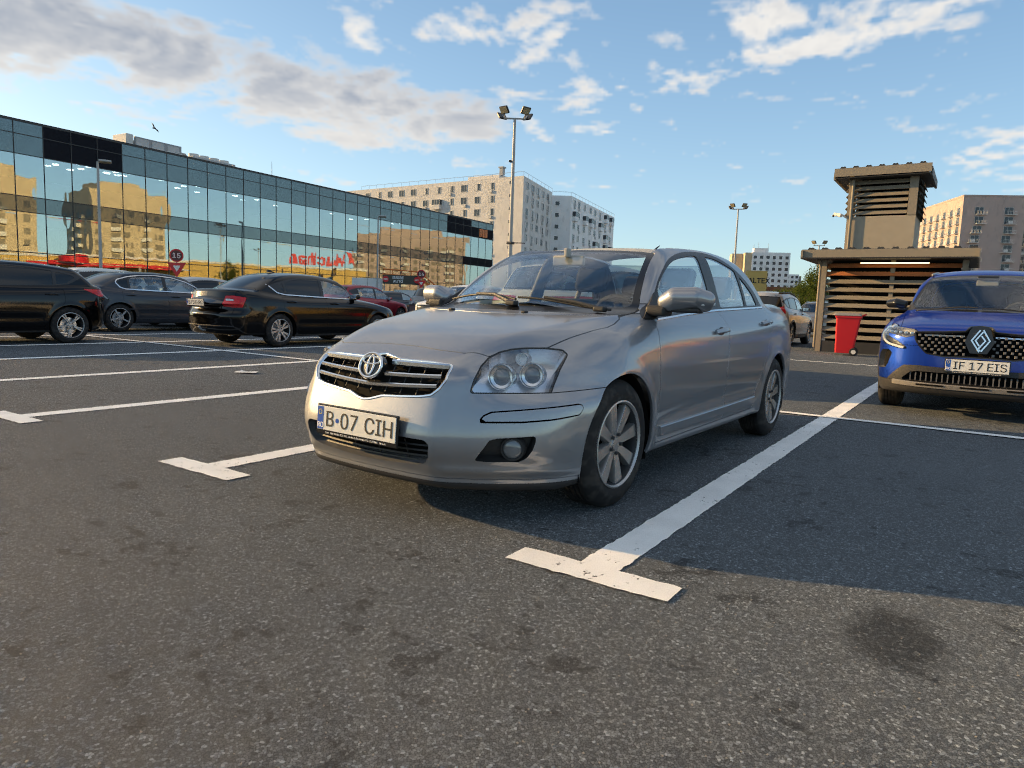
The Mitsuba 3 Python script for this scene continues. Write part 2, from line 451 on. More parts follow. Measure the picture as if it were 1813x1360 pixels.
def rotm(deg, axis):
    return trimesh.transformations.rotation_matrix(math.radians(deg), axis)

def frame(x, y, z, o=(0, 0, 0)):
    m = np.eye(4); m[:3, 0], m[:3, 1], m[:3, 2], m[:3, 3] = x, y, z, o; return m
# ------------------------------------------------------------------ the car park: asphalt sheet and painted bay markings
BAY_W, BAY_L, LINE = 2.46, 5.15, .081
def asphalt_stone(p):
    x, y = p.x, p.y
    f1, f2, r = mikit.voronoi(x * 120, y * 120)
    g1, g2, r2 = mikit.voronoi(x * 210 + 5.3, y * 210)
    return f1, f2, r, g1, r2
def asphalt_col(p, n, uv):
    f1, f2, r, g1, r2 = asphalt_stone(p)
    v = .050 + .155 * r * r * r + .055 * r2
    v = v * (.42 + .58 * mikit.smoothstep(.02, .30, f2 - f1))
    v = dr.select(r > .975, v + .09, v)
    big = mikit.fbm(p.x * .55, p.y * .55, 0., 4)
    v = v * (.82 + .36 * big)
    st = mikit.fbm(p.x * 3.7 + 9, p.y * 5.2, 0., 4); sm = mikit.fbm(p.x * 17., p.y * 21. + 4, 0., 4)
    stain = .85 * mikit.smoothstep(.635, .69, st * .45 + sm * .55)
    d2 = dr.square((p.x - 1.0) / .17) + dr.square((p.y - .20) / .30)
    stain = dr.maximum(stain, mikit.smoothstep(.35, .75, dr.exp(-d2) * (.55 + .8 * sm)))
    v = v * (1 - .62 * stain)
    return mi.Color3f(v * .99, v * 1.11, v * 1.21)
def asphalt_h(p, n, uv):
    f1, f2, r, g1, r2 = asphalt_stone(p)
    return mikit.smoothstep(0., .45, f2 - f1) * (.35 + .65 * r) + .25 * (1 - g1) + 2.2 * mikit.fbm(p.x * 9, p.y * 9, 0., 2)
scene['m_asphalt'] = {'type': 'bumpmap', 'arbitrary': P_(asphalt_h, 1e-3), 'scale': .0036, 'bsdf': {'type': 'principled', 'base_color': P_(asphalt_col), 'roughness': .72, 'specular': .35}}
def mark_col(p, n, uv):
    f1, f2, r, g1, r2 = asphalt_stone(p)
    wear = mikit.fbm(p.x * 30, p.y * 30, 0., 3) * .6 + r * .4
    hole = mikit.smoothstep(.74, .80, wear) * mikit.smoothstep(.45, .65, mikit.fbm(p.x * 3, p.y * 3 + 8, 0., 2))
    dirt = .70 + .18 * mikit.fbm(p.x * 7, p.y * 7, 0., 3) - .10 * (1 - mikit.smoothstep(.03, .2, f2 - f1))
    return mikit.mix(mi.Color3f(dirt * .98, dirt * .97, dirt * .93), mi.Color3f(.07, .068, .065), hole)
scene['m_marking'] = {'type': 'bumpmap', 'arbitrary': P_(asphalt_h, 1e-3), 'scale': .0012, 'bsdf': {'type': 'principled', 'base_color': P_(mark_col), 'roughness': .6, 'specular': .4}}

def sheet(x0, y0, x1, y1, z):
    return trimesh.Trimesh([[x0, y0, z], [x1, y0, z], [x1, y1, z], [x0, y1, z]], [[0, 1, 2], [0, 2, 3]], process=False)
G = 1200.
add('asphalt', sheet(-G, -G, G, G, 0.), 'm_asphalt'); tag('asphalt', 'dark grey coarse asphalt of the car park', None, None, 'structure')
def ribbon(a, b, w, z=.004):
    """painted line with slightly ragged edges"""
    a, b = np.array(a, float), np.array(b, float); L = np.linalg.norm(b - a); n = max(2, int(min(L, 14) / .03)); t = np.linspace(0, 1, n)[:, None]
    c = a + (b - a) * t; s = np.array([-(b - a)[1], (b - a)[0]]) / L
    r = np.random.default_rng(int(abs(a[0] * 31 + a[1] * 17 + b[0] * 7) * 100) % 99991)
    e = lambda: (w / 2 + r.normal(0, .0024, (n, 1)) + .0016 * np.sin(np.cumsum(r.normal(0, .35, (n, 1)), 0)))
    l, q = c + s * e(), c - s * e()
    V = np.vstack([np.c_[l, np.full(n, z)], np.c_[q, np.full(n, z)]]); i = np.arange(n - 1)
    return trimesh.Trimesh(V, np.vstack([np.stack([i, i + n, i + 1], 1), np.stack([i + 1, i + n, i + n + 1], 1)]), process=False)
def marking(mesh):
    k = add('parking_marking', mesh, 'm_marking'); tag(k, None, None, None, 'structure'); return k
for i in range(-7, 3):
    x = i * BAY_W
    marking(ribbon((x, .153), (x, BAY_L * 2), 2 * LINE, .004))
    if i > -6: marking(ribbon((x - .333, .0765), (x + .333, .0765), .153, .006))
marking(ribbon((-30, BAY_L), (8, BAY_L), .115, .009))
marking(ribbon((-34, 13.5), (9, 13.9), .12, .004))

def grit():
    r = np.random.default_rng(12); n = 2600
    rad = .25 + 7.5 * r.random(n) ** 1.4; a = YAW + r.uniform(-.75, .75, n)
    p = np.c_[EYE[0] - np.sin(a) * rad, EYE[1] + np.cos(a) * rad]
    b = trimesh.creation.icosahedron(); k = len(b.vertices)
    s = r.uniform(.0014, .0036, (n, 1, 1)) * r.uniform(.6, 1.3, (n, k, 1)); V = b.vertices[None] * s * np.array([1.2, 1, .6]); V[:, :, :2] += p[:, None]; V[:, :, 2] += .0022
    add('grit', trimesh.Trimesh(V.reshape(-1, 3), (b.faces[None] + (np.arange(n) * k)[:, None, None]).reshape(-1, 3), process=False), 'm_grit'); tag('grit', 'loose pale grit scattered over the asphalt in the foreground', 'grit', None, 'stuff')
plain('m_grit', (.26, .24, .21), .85)
grit()
# ------------------------------------------------------------------ buildings
def oriented(o, u, n=None):
    """frame with x along u, y into the building (away from its face), z up"""
    u = np.array([u[0], u[1], 0.]); u /= np.linalg.norm(u); z = np.array([0, 0, 1.]); return frame(u, np.cross(z, u), z, o)

def speck(base, amp=.12, s=6., spots=0.):
    b = [float(x) for x in base]
    def fn(p, n, uv):
        a = mikit.fbm(p.x * s, p.y * s, p.z * s, 3) - .5; c = mikit.fbm(p.x * .5, p.y * .5, p.z * .35, 3) - .5
        k = 1 + amp * a + amp * 1.3 * c
        if spots: k = k * (1 - spots * mikit.smoothstep(.60, .74, mikit.fbm(p.x * 1.4 + 3, p.y * 1.4, p.z * .45, 4)))
        return mi.Color3f(b[0] * k, b[1] * k, b[2] * k)
    return fn
def wall_mat(key, base, amp=.14, s=6., spots=.12, rough=.85):
    scene[key] = two({'type': 'principled', 'base_color': P_(speck(base, amp, s, spots)), 'roughness': rough, 'specular': .25})
wall_mat('m_plaster_grey', (.55, .54, .52)); wall_mat('m_plaster_pink', (.42, .33, .29)); wall_mat('m_plaster_white', (.72, .72, .71)); wall_mat('m_plaster_tan', (.50, .41, .28)); wall_mat('m_plaster_taupe', (.26, .24, .23))
wall_mat('m_store_yellow', (.54, .37, .12), .08, 3., .05); wall_mat('m_concrete', (.36, .35, .33), .2, 4., .2)
gloss('m_tower_glass', (.20, .17, .12), .1, 1.5)
gloss('m_far_glass', (.035, .045, .055), .04, 1.55); gloss('m_frame_white', (.62, .62, .60), .2, 1.5); gloss('m_sign_red', (.60, .015, .02), .12, 1.5)
plain('m_balcony_white', (.60, .585, .55), .7); plain('m_ac_grey', (.45, .45, .44), .6); plain('m_roof_dark', (.07, .07, .075), .8); plain('m_steel', (.26, .27, .28), .45, .5)

# --- the long glass building on the left
F0 = np.array([-43.875, 15.4287, 0.]); FU = np.array([-.09134, 1.51270, 0.]); PW = float(np.linalg.norm(FU)); FM = oriented(F0, FU)
# local frame: x along the face, y into the building, z up
Z_ROWS = [0.0, 2.91, 5.14, 6.00, 8.277, 9.354, 10.03]
def ripple(p, n, uv):
    s = p.y * .661
    c = dr.floor(s - 10.2)
    return (mikit.noise(p.y * .9 + 31. * mikit.cell_rand(c, 1, 2), p.z * .35, mikit.cell_rand(c, dr.floor(p.z * .4), 5) * 9) - .5) * 1.0 + .22 * mikit.noise(p.y * 3.1, p.z * .8, 4.)
def facade_glass(key, tint, mirror, body):
    scene[key] = two({'type': 'bumpmap', 'arbitrary': P_(ripple, .02), 'scale': .0042, 'bsdf': {'type': 'blendbsdf', 'weight': mirror, 'a': {'type': 'diffuse', 'reflectance': rgb(*body)}, 'b': {'type': 'conductor', 'material': 'none', 'specular_reflectance': rgb(*tint)}}})
facade_glass('m_facade_spandrel', (.40, .48, .50), .36, (.05, .066, .074))
facade_glass('m_facade_dark', (.3, .3, .33), .05, (.012, .012, .016))
scene['m_facade_vision'] = {'type': 'blendbsdf', 'weight': .80, 'a': {'type': 'thindielectric', 'int_ior': 1.5, 'specular_transmittance': rgb(.42, .50, .50)}, 'b': {'type': 'bumpmap', 'arbitrary': P_(ripple, .02), 'scale': .0042, 'bsdf': {'type': 'conductor', 'material': 'none', 'specular_reflectance': rgb(.40, .475, .49)}}}
plain('m_mullion', (.022, .024, .026), .4); plain('m_shop_inside', (.12, .125, .13), .9, .1)
def glass_building():
    R = 'glass_building'; NCOL0, NCOL1 = -2, 33
    def A(name, m, mat, smooth=False, emit=None): return add(f'{R}__{name}', m, mat, smooth, FM, emit=emit)
    r = random.Random(5); protos = {}
    for j in range(6):
        z0, z1 = Z_ROWS[j], Z_ROWS[j + 1]
        for i in range(NCOL0, NCOL1):
            if j == 5 or j == 4: mat = 'm_facade_spandrel'
            elif j == 2: mat = 'm_facade_spandrel'
            else: mat = 'm_facade_vision'
            if j in (4, 5) and (1 <= i <= 3 or 27 <= i <= 29): mat = 'm_facade_dark'
            if j == 2 and i >= 29: mat = 'm_facade_dark'
            if j == 4 and i >= 30: mat = 'm_facade_dark'
            m = box(PW - .05, .024, z1 - z0 - .05, (0, 0, 0)); a, b = r.gauss(0, .0009), r.gauss(0, .0007)
            m.apply_transform(rotm(math.degrees(a), [0, 0, 1]) @ rotm(math.degrees(b), [1, 0, 0])); m.apply_translation(((i + .5) * PW, .0, (z0 + z1) / 2))
            A('pane', m, mat)
    for i in range(NCOL0, NCOL1 + 1): A('mullion', box(.045, .07, Z_ROWS[-1] - .0, (i * PW, .0, Z_ROWS[-1] / 2)), 'm_mullion')
    W = (NCOL1 - NCOL0) * PW; xc = (NCOL1 + NCOL0) / 2 * PW
    for z in Z_ROWS[1:]: A('transom', box(W, .066, .045, (xc, .0, z)), 'm_mullion')
    A('parapet', box(W + .1, .5, .10, (xc, .26, 10.105)), 'm_mullion')
    DP = 22.
    A('roof', box(W, DP - .5, .16, (xc, .55 + (DP - .5) / 2, 9.94)), 'm_roof_dark'); A('end_wall', box(.2, DP, 9.9, (NCOL1 * PW + .04, DP / 2 + .05, 4.95)), 'm_plaster_taupe'); A('end_wall', box(.2, DP, 9.9, (NCOL0 * PW - .04, DP / 2 + .05, 4.95)), 'm_plaster_taupe')
    A('floor_slab', box(W - .4, DP - .3, .5, (xc, DP / 2 + .15, 5.55)), 'm_shop_inside'); A('back_wall', box(W - .4, .2, 9.8, (xc, 12., 4.95)), 'm_shop_inside')
    A('ceiling', box(W - .4, 11.6, .1, (xc, 6.0, 8.62)), 'm_shop_inside'); A('ground_slab', box(W - .4, DP - .3, .1, (xc, DP / 2 + .15, .05)), 'm_shop_inside')
    q = random.Random(11); lamp = shape(lathe([(0, 0), (.0, .19), (.06, .20), (.06, 0)], 10, 'z'), False)
    for k in range(30):
        x = (q.choice([2.6, 3.4, 4.4, 5.2, 6.3, 8.2, 9.6, 11.2, 12.4, 14.1, 15.3, 16.6, 18.2, 19.4, 20.6, 22.2, 23.4]) + q.uniform(-.25, .25)) * PW
        kk = add(f'{R}__ceiling_lamp', lamp, 'm_lamp_white', to=FM @ matrix4((x, q.choice([1.6, 2.8, 4.2]) + q.uniform(-.3, .3), 8.50)), emit=(34, 32, 28))
    # orange shop sign on the last dark panels
    A('shop_sign', cat(*[rbox(.26, .05, .9, .02, (31.15 * PW + d, -.06, 8.83 + e)) for d, e in ((0, 0), (.36, .05), (.72, -.02), (1.06, 0), (1.40, .02))]), 'm_sign_orange')
    gloss('m_sign_orange', (.75, .20, .03), .15)
    A('lamp_bracket', box(.05, .3, .05, (0.4, -.15, 3.3)), 'm_mullion')
    tag(R, 'long two-storey building with a mirror glass front of blue panes and black mullions', 'building')
    # plant on the roof
    u = 'air_handling_unit'
    def B(root, name, m, mat, smooth=False): add(f'{root}__{name}', m, mat, smooth, FM)
    x0 = 5.5 * PW
    k = 'air_handling_unit'; B(k, 'casing', cat(rbox(3.9, 2.2, 1.0, .05, (x0 + 1.9, 4.4, 10.62))), 'm_ac_grey'); B(k, 'screen', box(3.5, .06, 1.15, (x0 + 2.3, 3.2, 10.8)), 'm_steel'); B(k, 'end_panel', rbox(.5, 1.6, 1.4, .06, (x0 + .2, 3.9, 10.75)), 'm_balcony_white', 30)
    for i in range(4): B(k, 'fan_cowl', put(cyl(.36, .3, n=20), (x0 + .9 + i * .85, 2.75, 10.55)), 'm_balcony_white', 40)
    for i in range(3): B(k, 'louvre', box(.9, .05, .9, (x0 + 1.1 + i * 1.15, 3.165, 10.82)), 'm_ac_grey')
    tag(k, 'large grey ventilation unit standing on the roof of the glass building', 'ventilation unit')
    k = 'condenser_unit'; x1 = 8.5 * PW; B(k, 'casing', rbox(3.6, 1.4, .75, .05, (x1 + 1.8, 3.2, 10.45)), 'm_ac_grey')
    for i in range(4): B(k, 'fan_cowl', put(cyl(.36, .28, n=20), (x1 + .5 + i * .86, 3.2, 10.92)), 'm_balcony_white', 40)
    B(k, 'pipe', tube([(x1 - 1.0, 3.2, 10.9), (x1 - .2, 3.2, 10.9), (x1 + .1, 3.2, 10.6)], .08, 8), 'm_ac_grey', True); tag(k, 'low row of round fan condensers behind the parapet of the glass building', 'condenser')
    k = 'roof_mast'; add(f'{k}', tube([FM[:3, 3] + FM[:3, :3] @ np.array([12.6 * PW, 1.5, z]) for z in (10.0, 10.8, 11.5)], [.03, .02, .012], 6), 'm_steel', True); tag(k, 'thin metal mast on the parapet of the glass building', 'mast')
glass_building()

# --- apartment blocks
def block_face(R, M, L, H, rows, cols, mats, win=(1.3, 1.4), z0=1.0, storey=2.8, x_off=None, seed=1, depth=.14, ac=0., frames=True, skip=(), enclosed=0.):
    """windows of one face; x along the face, y outward is -y"""
    r = random.Random(seed); xs = x_off if x_off is not None else [(i + .5) * L / cols for i in range(cols)]
    for k in range(rows):
        z = z0 + k * storey
        for i, x in enumerate(xs):
            if (k, i) in skip: continue
            w, h = win[0] * r.uniform(.9, 1.1), win[1]
            if enclosed and r.random() < enclosed: # glazed-in balcony
                kk = add(f'{R}__balcony', box(2.4, .9, 1.05, (x, -.45, z + .2)), mats['balcony'], to=M)
                add(kk + '__glazing', box(2.34, .84, 1.15, (x, -.43, z + 1.31)), 'm_far_glass', to=M, exact=False)
                add(kk + '__post', cat(*[box(.07, .03, 1.15, (x + d, -.87, z + 1.31)) for d in (-1.15, -.4, .4, 1.15)], box(2.4, .92, .08, (x, -.46, z + 1.92))), 'm_frame_white', to=M)
                continue
            kk = add(f'{R}__window', box(w, depth, h, (x, -.0 + depth * .2, z + h / 2 + .55)), 'm_far_glass', to=M)
            if frames:
                f = [box(w + .10, .08, .06, (x, -.05, z + .55)), box(w + .10, .08, .06, (x, -.05, z + .55 + h)), box(.06, .08, h, (x - w / 2, -.05, z + .55 + h / 2)), box(.06, .08, h, (x + w / 2, -.05, z + .55 + h / 2)), box(.05, .08, h, (x + w * .08, -.05, z + .55 + h / 2))]
                if r.random() < .45: f.append(box(w * .42, .05, h * .9, (x - w * .24, -.045, z + .55 + h / 2)))
                add(kk + '__frame', cat(*f), 'm_frame_white', to=M)
            if r.random() < ac: add(f'{R}__air_conditioner', cham(.8, .3, .55, .03, (x + r.uniform(-.2, .6), -.22, z + .18)), 'm_ac_grey', to=M)
def slab(R, name, poly, H, mat, z=0.):
    return add(f'{R}__{name}', put(prism(poly, H), (0, 0, z)), mat)
def ray_xy(px, d):
    """plan position at distance d along the forward axis under photo column px (level row)"""
    b = np.arctan((px - 906.5) / 1236.2); a = YAW - b; L = d / math.cos(b); return EYE[:2] + L * np.array([-math.sin(a), math.cos(a)])
def railing(R, pts, z, h=.9):
    P = [np.r_[p, z + h] for p in pts]; add(f'{R}__roof_railing', cat(tube(P, .04, 5), *[tube([np.r_[a + (b - a) * t, z], np.r_[a + (b - a) * t, z + h]], .03, 4) for a, b in zip(np.array(pts)[:-1], np.array(pts)[1:]) for t in np.linspace(0, 1, max(2, int(np.linalg.norm(b - a) / 2.6)))]), 'm_steel')

def big_block():
    R = 'apartment_block'; H = 28.6
    c1 = ray_xy(914, 155); a = ray_xy(611, 186); mid = ray_xy(683, 178)
    d1 = (a - c1) / np.linalg.norm(a - c1); right_end = ray_xy(964, 176); c2 = ray_xy(998, 176); c3 = ray_xy(1073, 214)
    e = (right_end - c1) / np.linalg.norm(right_end - c1); e2 = (c3 - c2) / np.linalg.norm(c3 - c2)
    inn = np.array([-e[1], e[0]])
    if inn @ (c1 - EYE[:2]) < 0: inn = -inn
    back = 16.
    poly = [c1, right_end, right_end + d1 * 14 + e * 0, c1 + d1 * 62 + e * 14, c1 + d1 * 62, ]
    p = sg.Polygon(poly)
    if not p.exterior.is_ccw: poly = poly[::-1]
    slab(R, 'wall', poly, H, 'm_plaster_grey')
    poly2 = [right_end + e * .05, c2, c3, c3 + (right_end - c2), right_end + d1 * 4 + e * 6]; poly2 = list(np.array(sg.MultiPoint(poly2).convex_hull.exterior.coords)[:-1]); slab(R, 'wall', poly2, H - .7, 'm_plaster_white')
    # sunlit long face: c1 -> a ; the face runs leftwards as seen, so x starts at a
    L = 62.; M1 = oriented(np.r_[c1 + d1 * L, 0], -d1)
    if (M1[:3, 1] @ np.r_[c1 - EYE[:2], 0]) < 0: M1 = M1 @ np.diag([1., -1, 1, 1])
    xs = [L - 2.6, ]
    block_face(R, M1, L, H, 8, 13, {'balcony': 'm_plaster_grey'}, (1.5, 1.5), 6.0, 2.8, [L - 8.6 - i * 3.9 for i in range(13)], 3, ac=.35, enclosed=.16)
    for k in range(9): add(f'{R}__vent_window', box(.5, .2, .6, (L - 3.4, .04, 5.0 + k * 2.8)), 'm_far_glass', to=M1)
    add(f'{R}__stepped_bay', box(18, 1.6, H - 3.5, (L - 40, -.8, (H - 3.5) / 2)), 'm_plaster_grey', to=M1) if False else None
    L2 = float(np.linalg.norm(right_end - c1)); M2 = oriented(np.r_[c1, 0], e)
    if (M2[:3, 1] @ np.r_[c1 - EYE[:2], 0]) < 0: M2 = M2 @ np.diag([1., -1, 1, 1])
    block_face(R, M2, L2, H, 8, 5, {'balcony': 'm_plaster_white'}, (1.6, 1.5), 6.0, 2.8, [L2 * t for t in (.12, .30, .47, .66, .84)], 4, ac=.5)
    L3 = float(np.linalg.norm(c3 - c2)); M3 = oriented(np.r_[c2, 0], e2)
    if (M3[:3, 1] @ np.r_[c2 - EYE[:2], 0]) < 0: M3 = M3 @ np.diag([1., -1, 1, 1])
    block_face(R, M3, L3, H, 8, 8, {'balcony': 'm_plaster_white'}, (1.5, 1.5), 5.6, 2.8, [L3 * t for t in (.06, .15, .27, .40, .51, .63, .76, .90)], 6, ac=.35, enclosed=.14)
    for k in range(8): add(f'{R}__vent_window', box(.9, .2, .9, (1.4, .03, 6.4 + k * 2.8)), 'm_far_glass', to=oriented(np.r_[right_end, 0], c2 - right_end))
    railing(R, [c1 + d1 * 50, c1, right_end], H); railing(R, [right_end, c2, c3], H - .7)
    add(f'{R}__lift_house', box(9, 6, 1.6, (L - 14, 7, H + .8)), 'm_plaster_grey', to=M1); add(f'{R}__chimney', cat(box(.9, .9, 1.6, (L - 9.4, 5., H + 2.4)), box(1.3, 1.3, .3, (L - 9.4, 5., H + 3.3))), 'm_steel', to=M1)
    tag(R, 'big grey panel apartment block behind the glass building, with air conditioners below its windows', 'apartment block')
big_block()

def balcony_block(R, corner_px, d, H, left_w, right_w, mat, label, cols_l, cols_r, storeys, z0, yaw_r, storey=2.8, seed=2):
    """corner towards the camera; right face turned by yaw_r from the view's cross direction"""
    c = ray_xy(corner_px, d); v = (c - EYE[:2]); v /= np.linalg.norm(v); s = np.array([v[1], -v[0]])
    t = math.radians(yaw_r); u = s * math.cos(t) + v * math.sin(t); w = v * math.cos(t) - s * math.sin(t)
    poly = [c, c + u * right_w, c + u * right_w + w * left_w, c + w * left_w]
    if not sg.Polygon(poly).exterior.is_ccw: poly = poly[::-1]
    slab(R, 'wall', poly, H, mat); slab(R, 'parapet', grow(poly, .12), .5, mat, H)
    MR = oriented(np.r_[c, 0], u); ML = oriented(np.r_[c + w * left_w, 0], -w)
    r = random.Random(seed)
    for M, Lw, cols, side in ((MR, right_w, cols_r, 1), (ML, left_w, cols_l, 0)):
        for k in range(storeys):
            z = z0 + k * storey
            for i in range(cols):
                x = (i + .5) * Lw / cols + (r.uniform(-.5, .5) if side else 0)
                ww = 2.4 if side else 1.7
                kk = add(f'{R}__balcony_door', box(ww, .2, 2.1, (x, .05, z + 1.15)), 'm_far_glass', to=M)
                add(kk + '__frame', cat(*[box(.08, .1, 2.1, (x + q, -.06, z + 1.15)) for q in (-ww / 2, -.1, ww / 2)], box(ww, .1, .08, (x, -.06, z + 2.2))), 'm_frame_white', to=M)
                o = r.choice([-.55, .45]) if side else 0
                bk = add(f'{R}__balcony', box(ww + .5, 1.15, .14, (x + o, -.575, z)), 'm_balcony_white', to=M)
                add(bk + '__railing', cat(box(ww + .5, .04, .06, (x + o, -1.13, z + 1.0)), *[box(.04, .04, 1.0, (x + o + q, -1.13, z + .5)) for q in np.linspace(-(ww + .42) / 2, (ww + .42) / 2, 8)], *([box(ww * .5, .03, .7, (x + o - .3, -1.1, z + .5))] if r.random() < .6 else [])), 'm_balcony_white', to=M)
    tag(R, label, 'apartment block')
balcony_block('apartment_tower', 1674, 217, 38.2, 34, 17.5, 'm_plaster_pink', 'pinkish ten-storey apartment tower with white balconies rising behind the louvred hut', 7, 2, 9, 10.5, 23)
balcony_block('apartment_tower_001', 1756, 246, 36.5, 30, 24, 'm_plaster_taupe', 'dark taupe apartment tower partly cut by the right edge of the picture', 3, 6, 9, 10.0, 24, seed=9)
def white_block():
    R = 'apartment_block_001'; c = ray_xy(1317, 360); v = c - EYE[:2]; v /= np.linalg.norm(v); s = np.array([v[1], -v[0]]); u = s * .985 + v * .17; w = v * .985 - s * .17
    poly = [c, c + u * 18.5, c + u * 18.5 + w * 12, c + w * 12]; slab(R, 'wall', poly if sg.Polygon(poly).exterior.is_ccw else poly[::-1], 31.5, 'm_plaster_white')
    p2 = [c - u * 9 + w * 6, c + u * .02 + w * 6, c + w * 12, c - u * 9 + w * 14]; slab(R, 'wall', p2 if sg.Polygon(p2).exterior.is_ccw else p2[::-1], 31.0, 'm_plaster_tan'); p3 = [c - u * 3.4 + w * .5, c - u * .02 + w * .5, c + w * 6, c - u * 3.4 + w * 6]; slab(R, 'wall', p3 if sg.Polygon(p3).exterior.is_ccw else p3[::-1], 31.2, 'm_plaster_tan')
    M = oriented(np.r_[c, 0], u); block_face(R, M, 18.5, 31, 8, 6, {'balcony': 'm_plaster_white'}, (1.5, 1.5), 7.4, 2.9, seed=8, ac=.2, frames=False)
    add(f'{R}__lift_house', box(7, 5, 2.2, (4.5, 4, 32.6)), 'm_plaster_white', to=M); add(f'{R}__antenna', cat(*[tube([(x, 3, 33), (x, 3, 36.5 - q)], .09, 5) for x, q in ((1., 1.), (3.2, 0), (8.0, .4))]), 'm_steel', to=M)
    tag(R, 'distant white apartment block with antennas on its roof, right of the far lamp post', 'apartment block')
    R = 'apartment_block_002'; c = ray_xy(1378, 420); poly = [c, c + u * 7.5, c + u * 7.5 + w * 9, c + w * 9]; slab(R, 'wall', poly if sg.Polygon(poly).exterior.is_ccw else poly[::-1], 24.4, 'm_plaster_white')
    block_face(R, oriented(np.r_[c, 0], u), 7.5, 24, 6, 3, {'balcony': 'm_plaster_white'}, (1.4, 1.4), 7.5, 2.8, seed=3, frames=False)
    p = [c + u * 7.55, c + u * 8.8, c + u * 8.8 + w * 9, c + u * 7.55 + w * 9]; slab(R, 'stair_tower', p if sg.Polygon(p).exterior.is_ccw else p[::-1], 23.4, 'm_plaster_taupe'); tag(R, 'smallest and farthest white block, above the trees left of the hut', 'apartment block')
    R = 'electronics_store'; c = ray_xy(1311, 170); poly = [c, c + u * 4.6, c + u * 4.6 + w * 3, c + w * 3]; add(f'{R}__sign_tower', put(prism(poly if sg.Polygon(poly).exterior.is_ccw else poly[::-1], 11.0)), 'm_store_yellow')
    t = meshkit.text_mesh('ALTEX', 1.15, .06, True); Mt = oriented(np.r_[c, 0], u); X, Y, Z = Mt[:3, 0], np.array([0, 0, 1.]), -Mt[:3, 1]; t.apply_translation((.2, 0, 0)); add(f'{R}__lettering', _xfm(t, frame(X, Y, Z, np.r_[c, 8.1] + Z * .02)), 'm_print_black')
    add(f'{R}__wall', box(26, 12, 6.6, (13, 8, 3.3)), 'm_plaster_white', to=Mt); add(f'{R}__roof_edge', box(26.2, .5, .9, (13, 1.8, 6.9)), 'm_roof_tile', to=Mt); plain('m_roof_tile', (.24, .10, .05), .8)
    tag(R, 'low shop with a yellow sign tower lettered in black, just behind the silver saloon roof', 'shop')
def _xfm(m, M): m = m.copy(); m.apply_transform(M); return m
white_block()

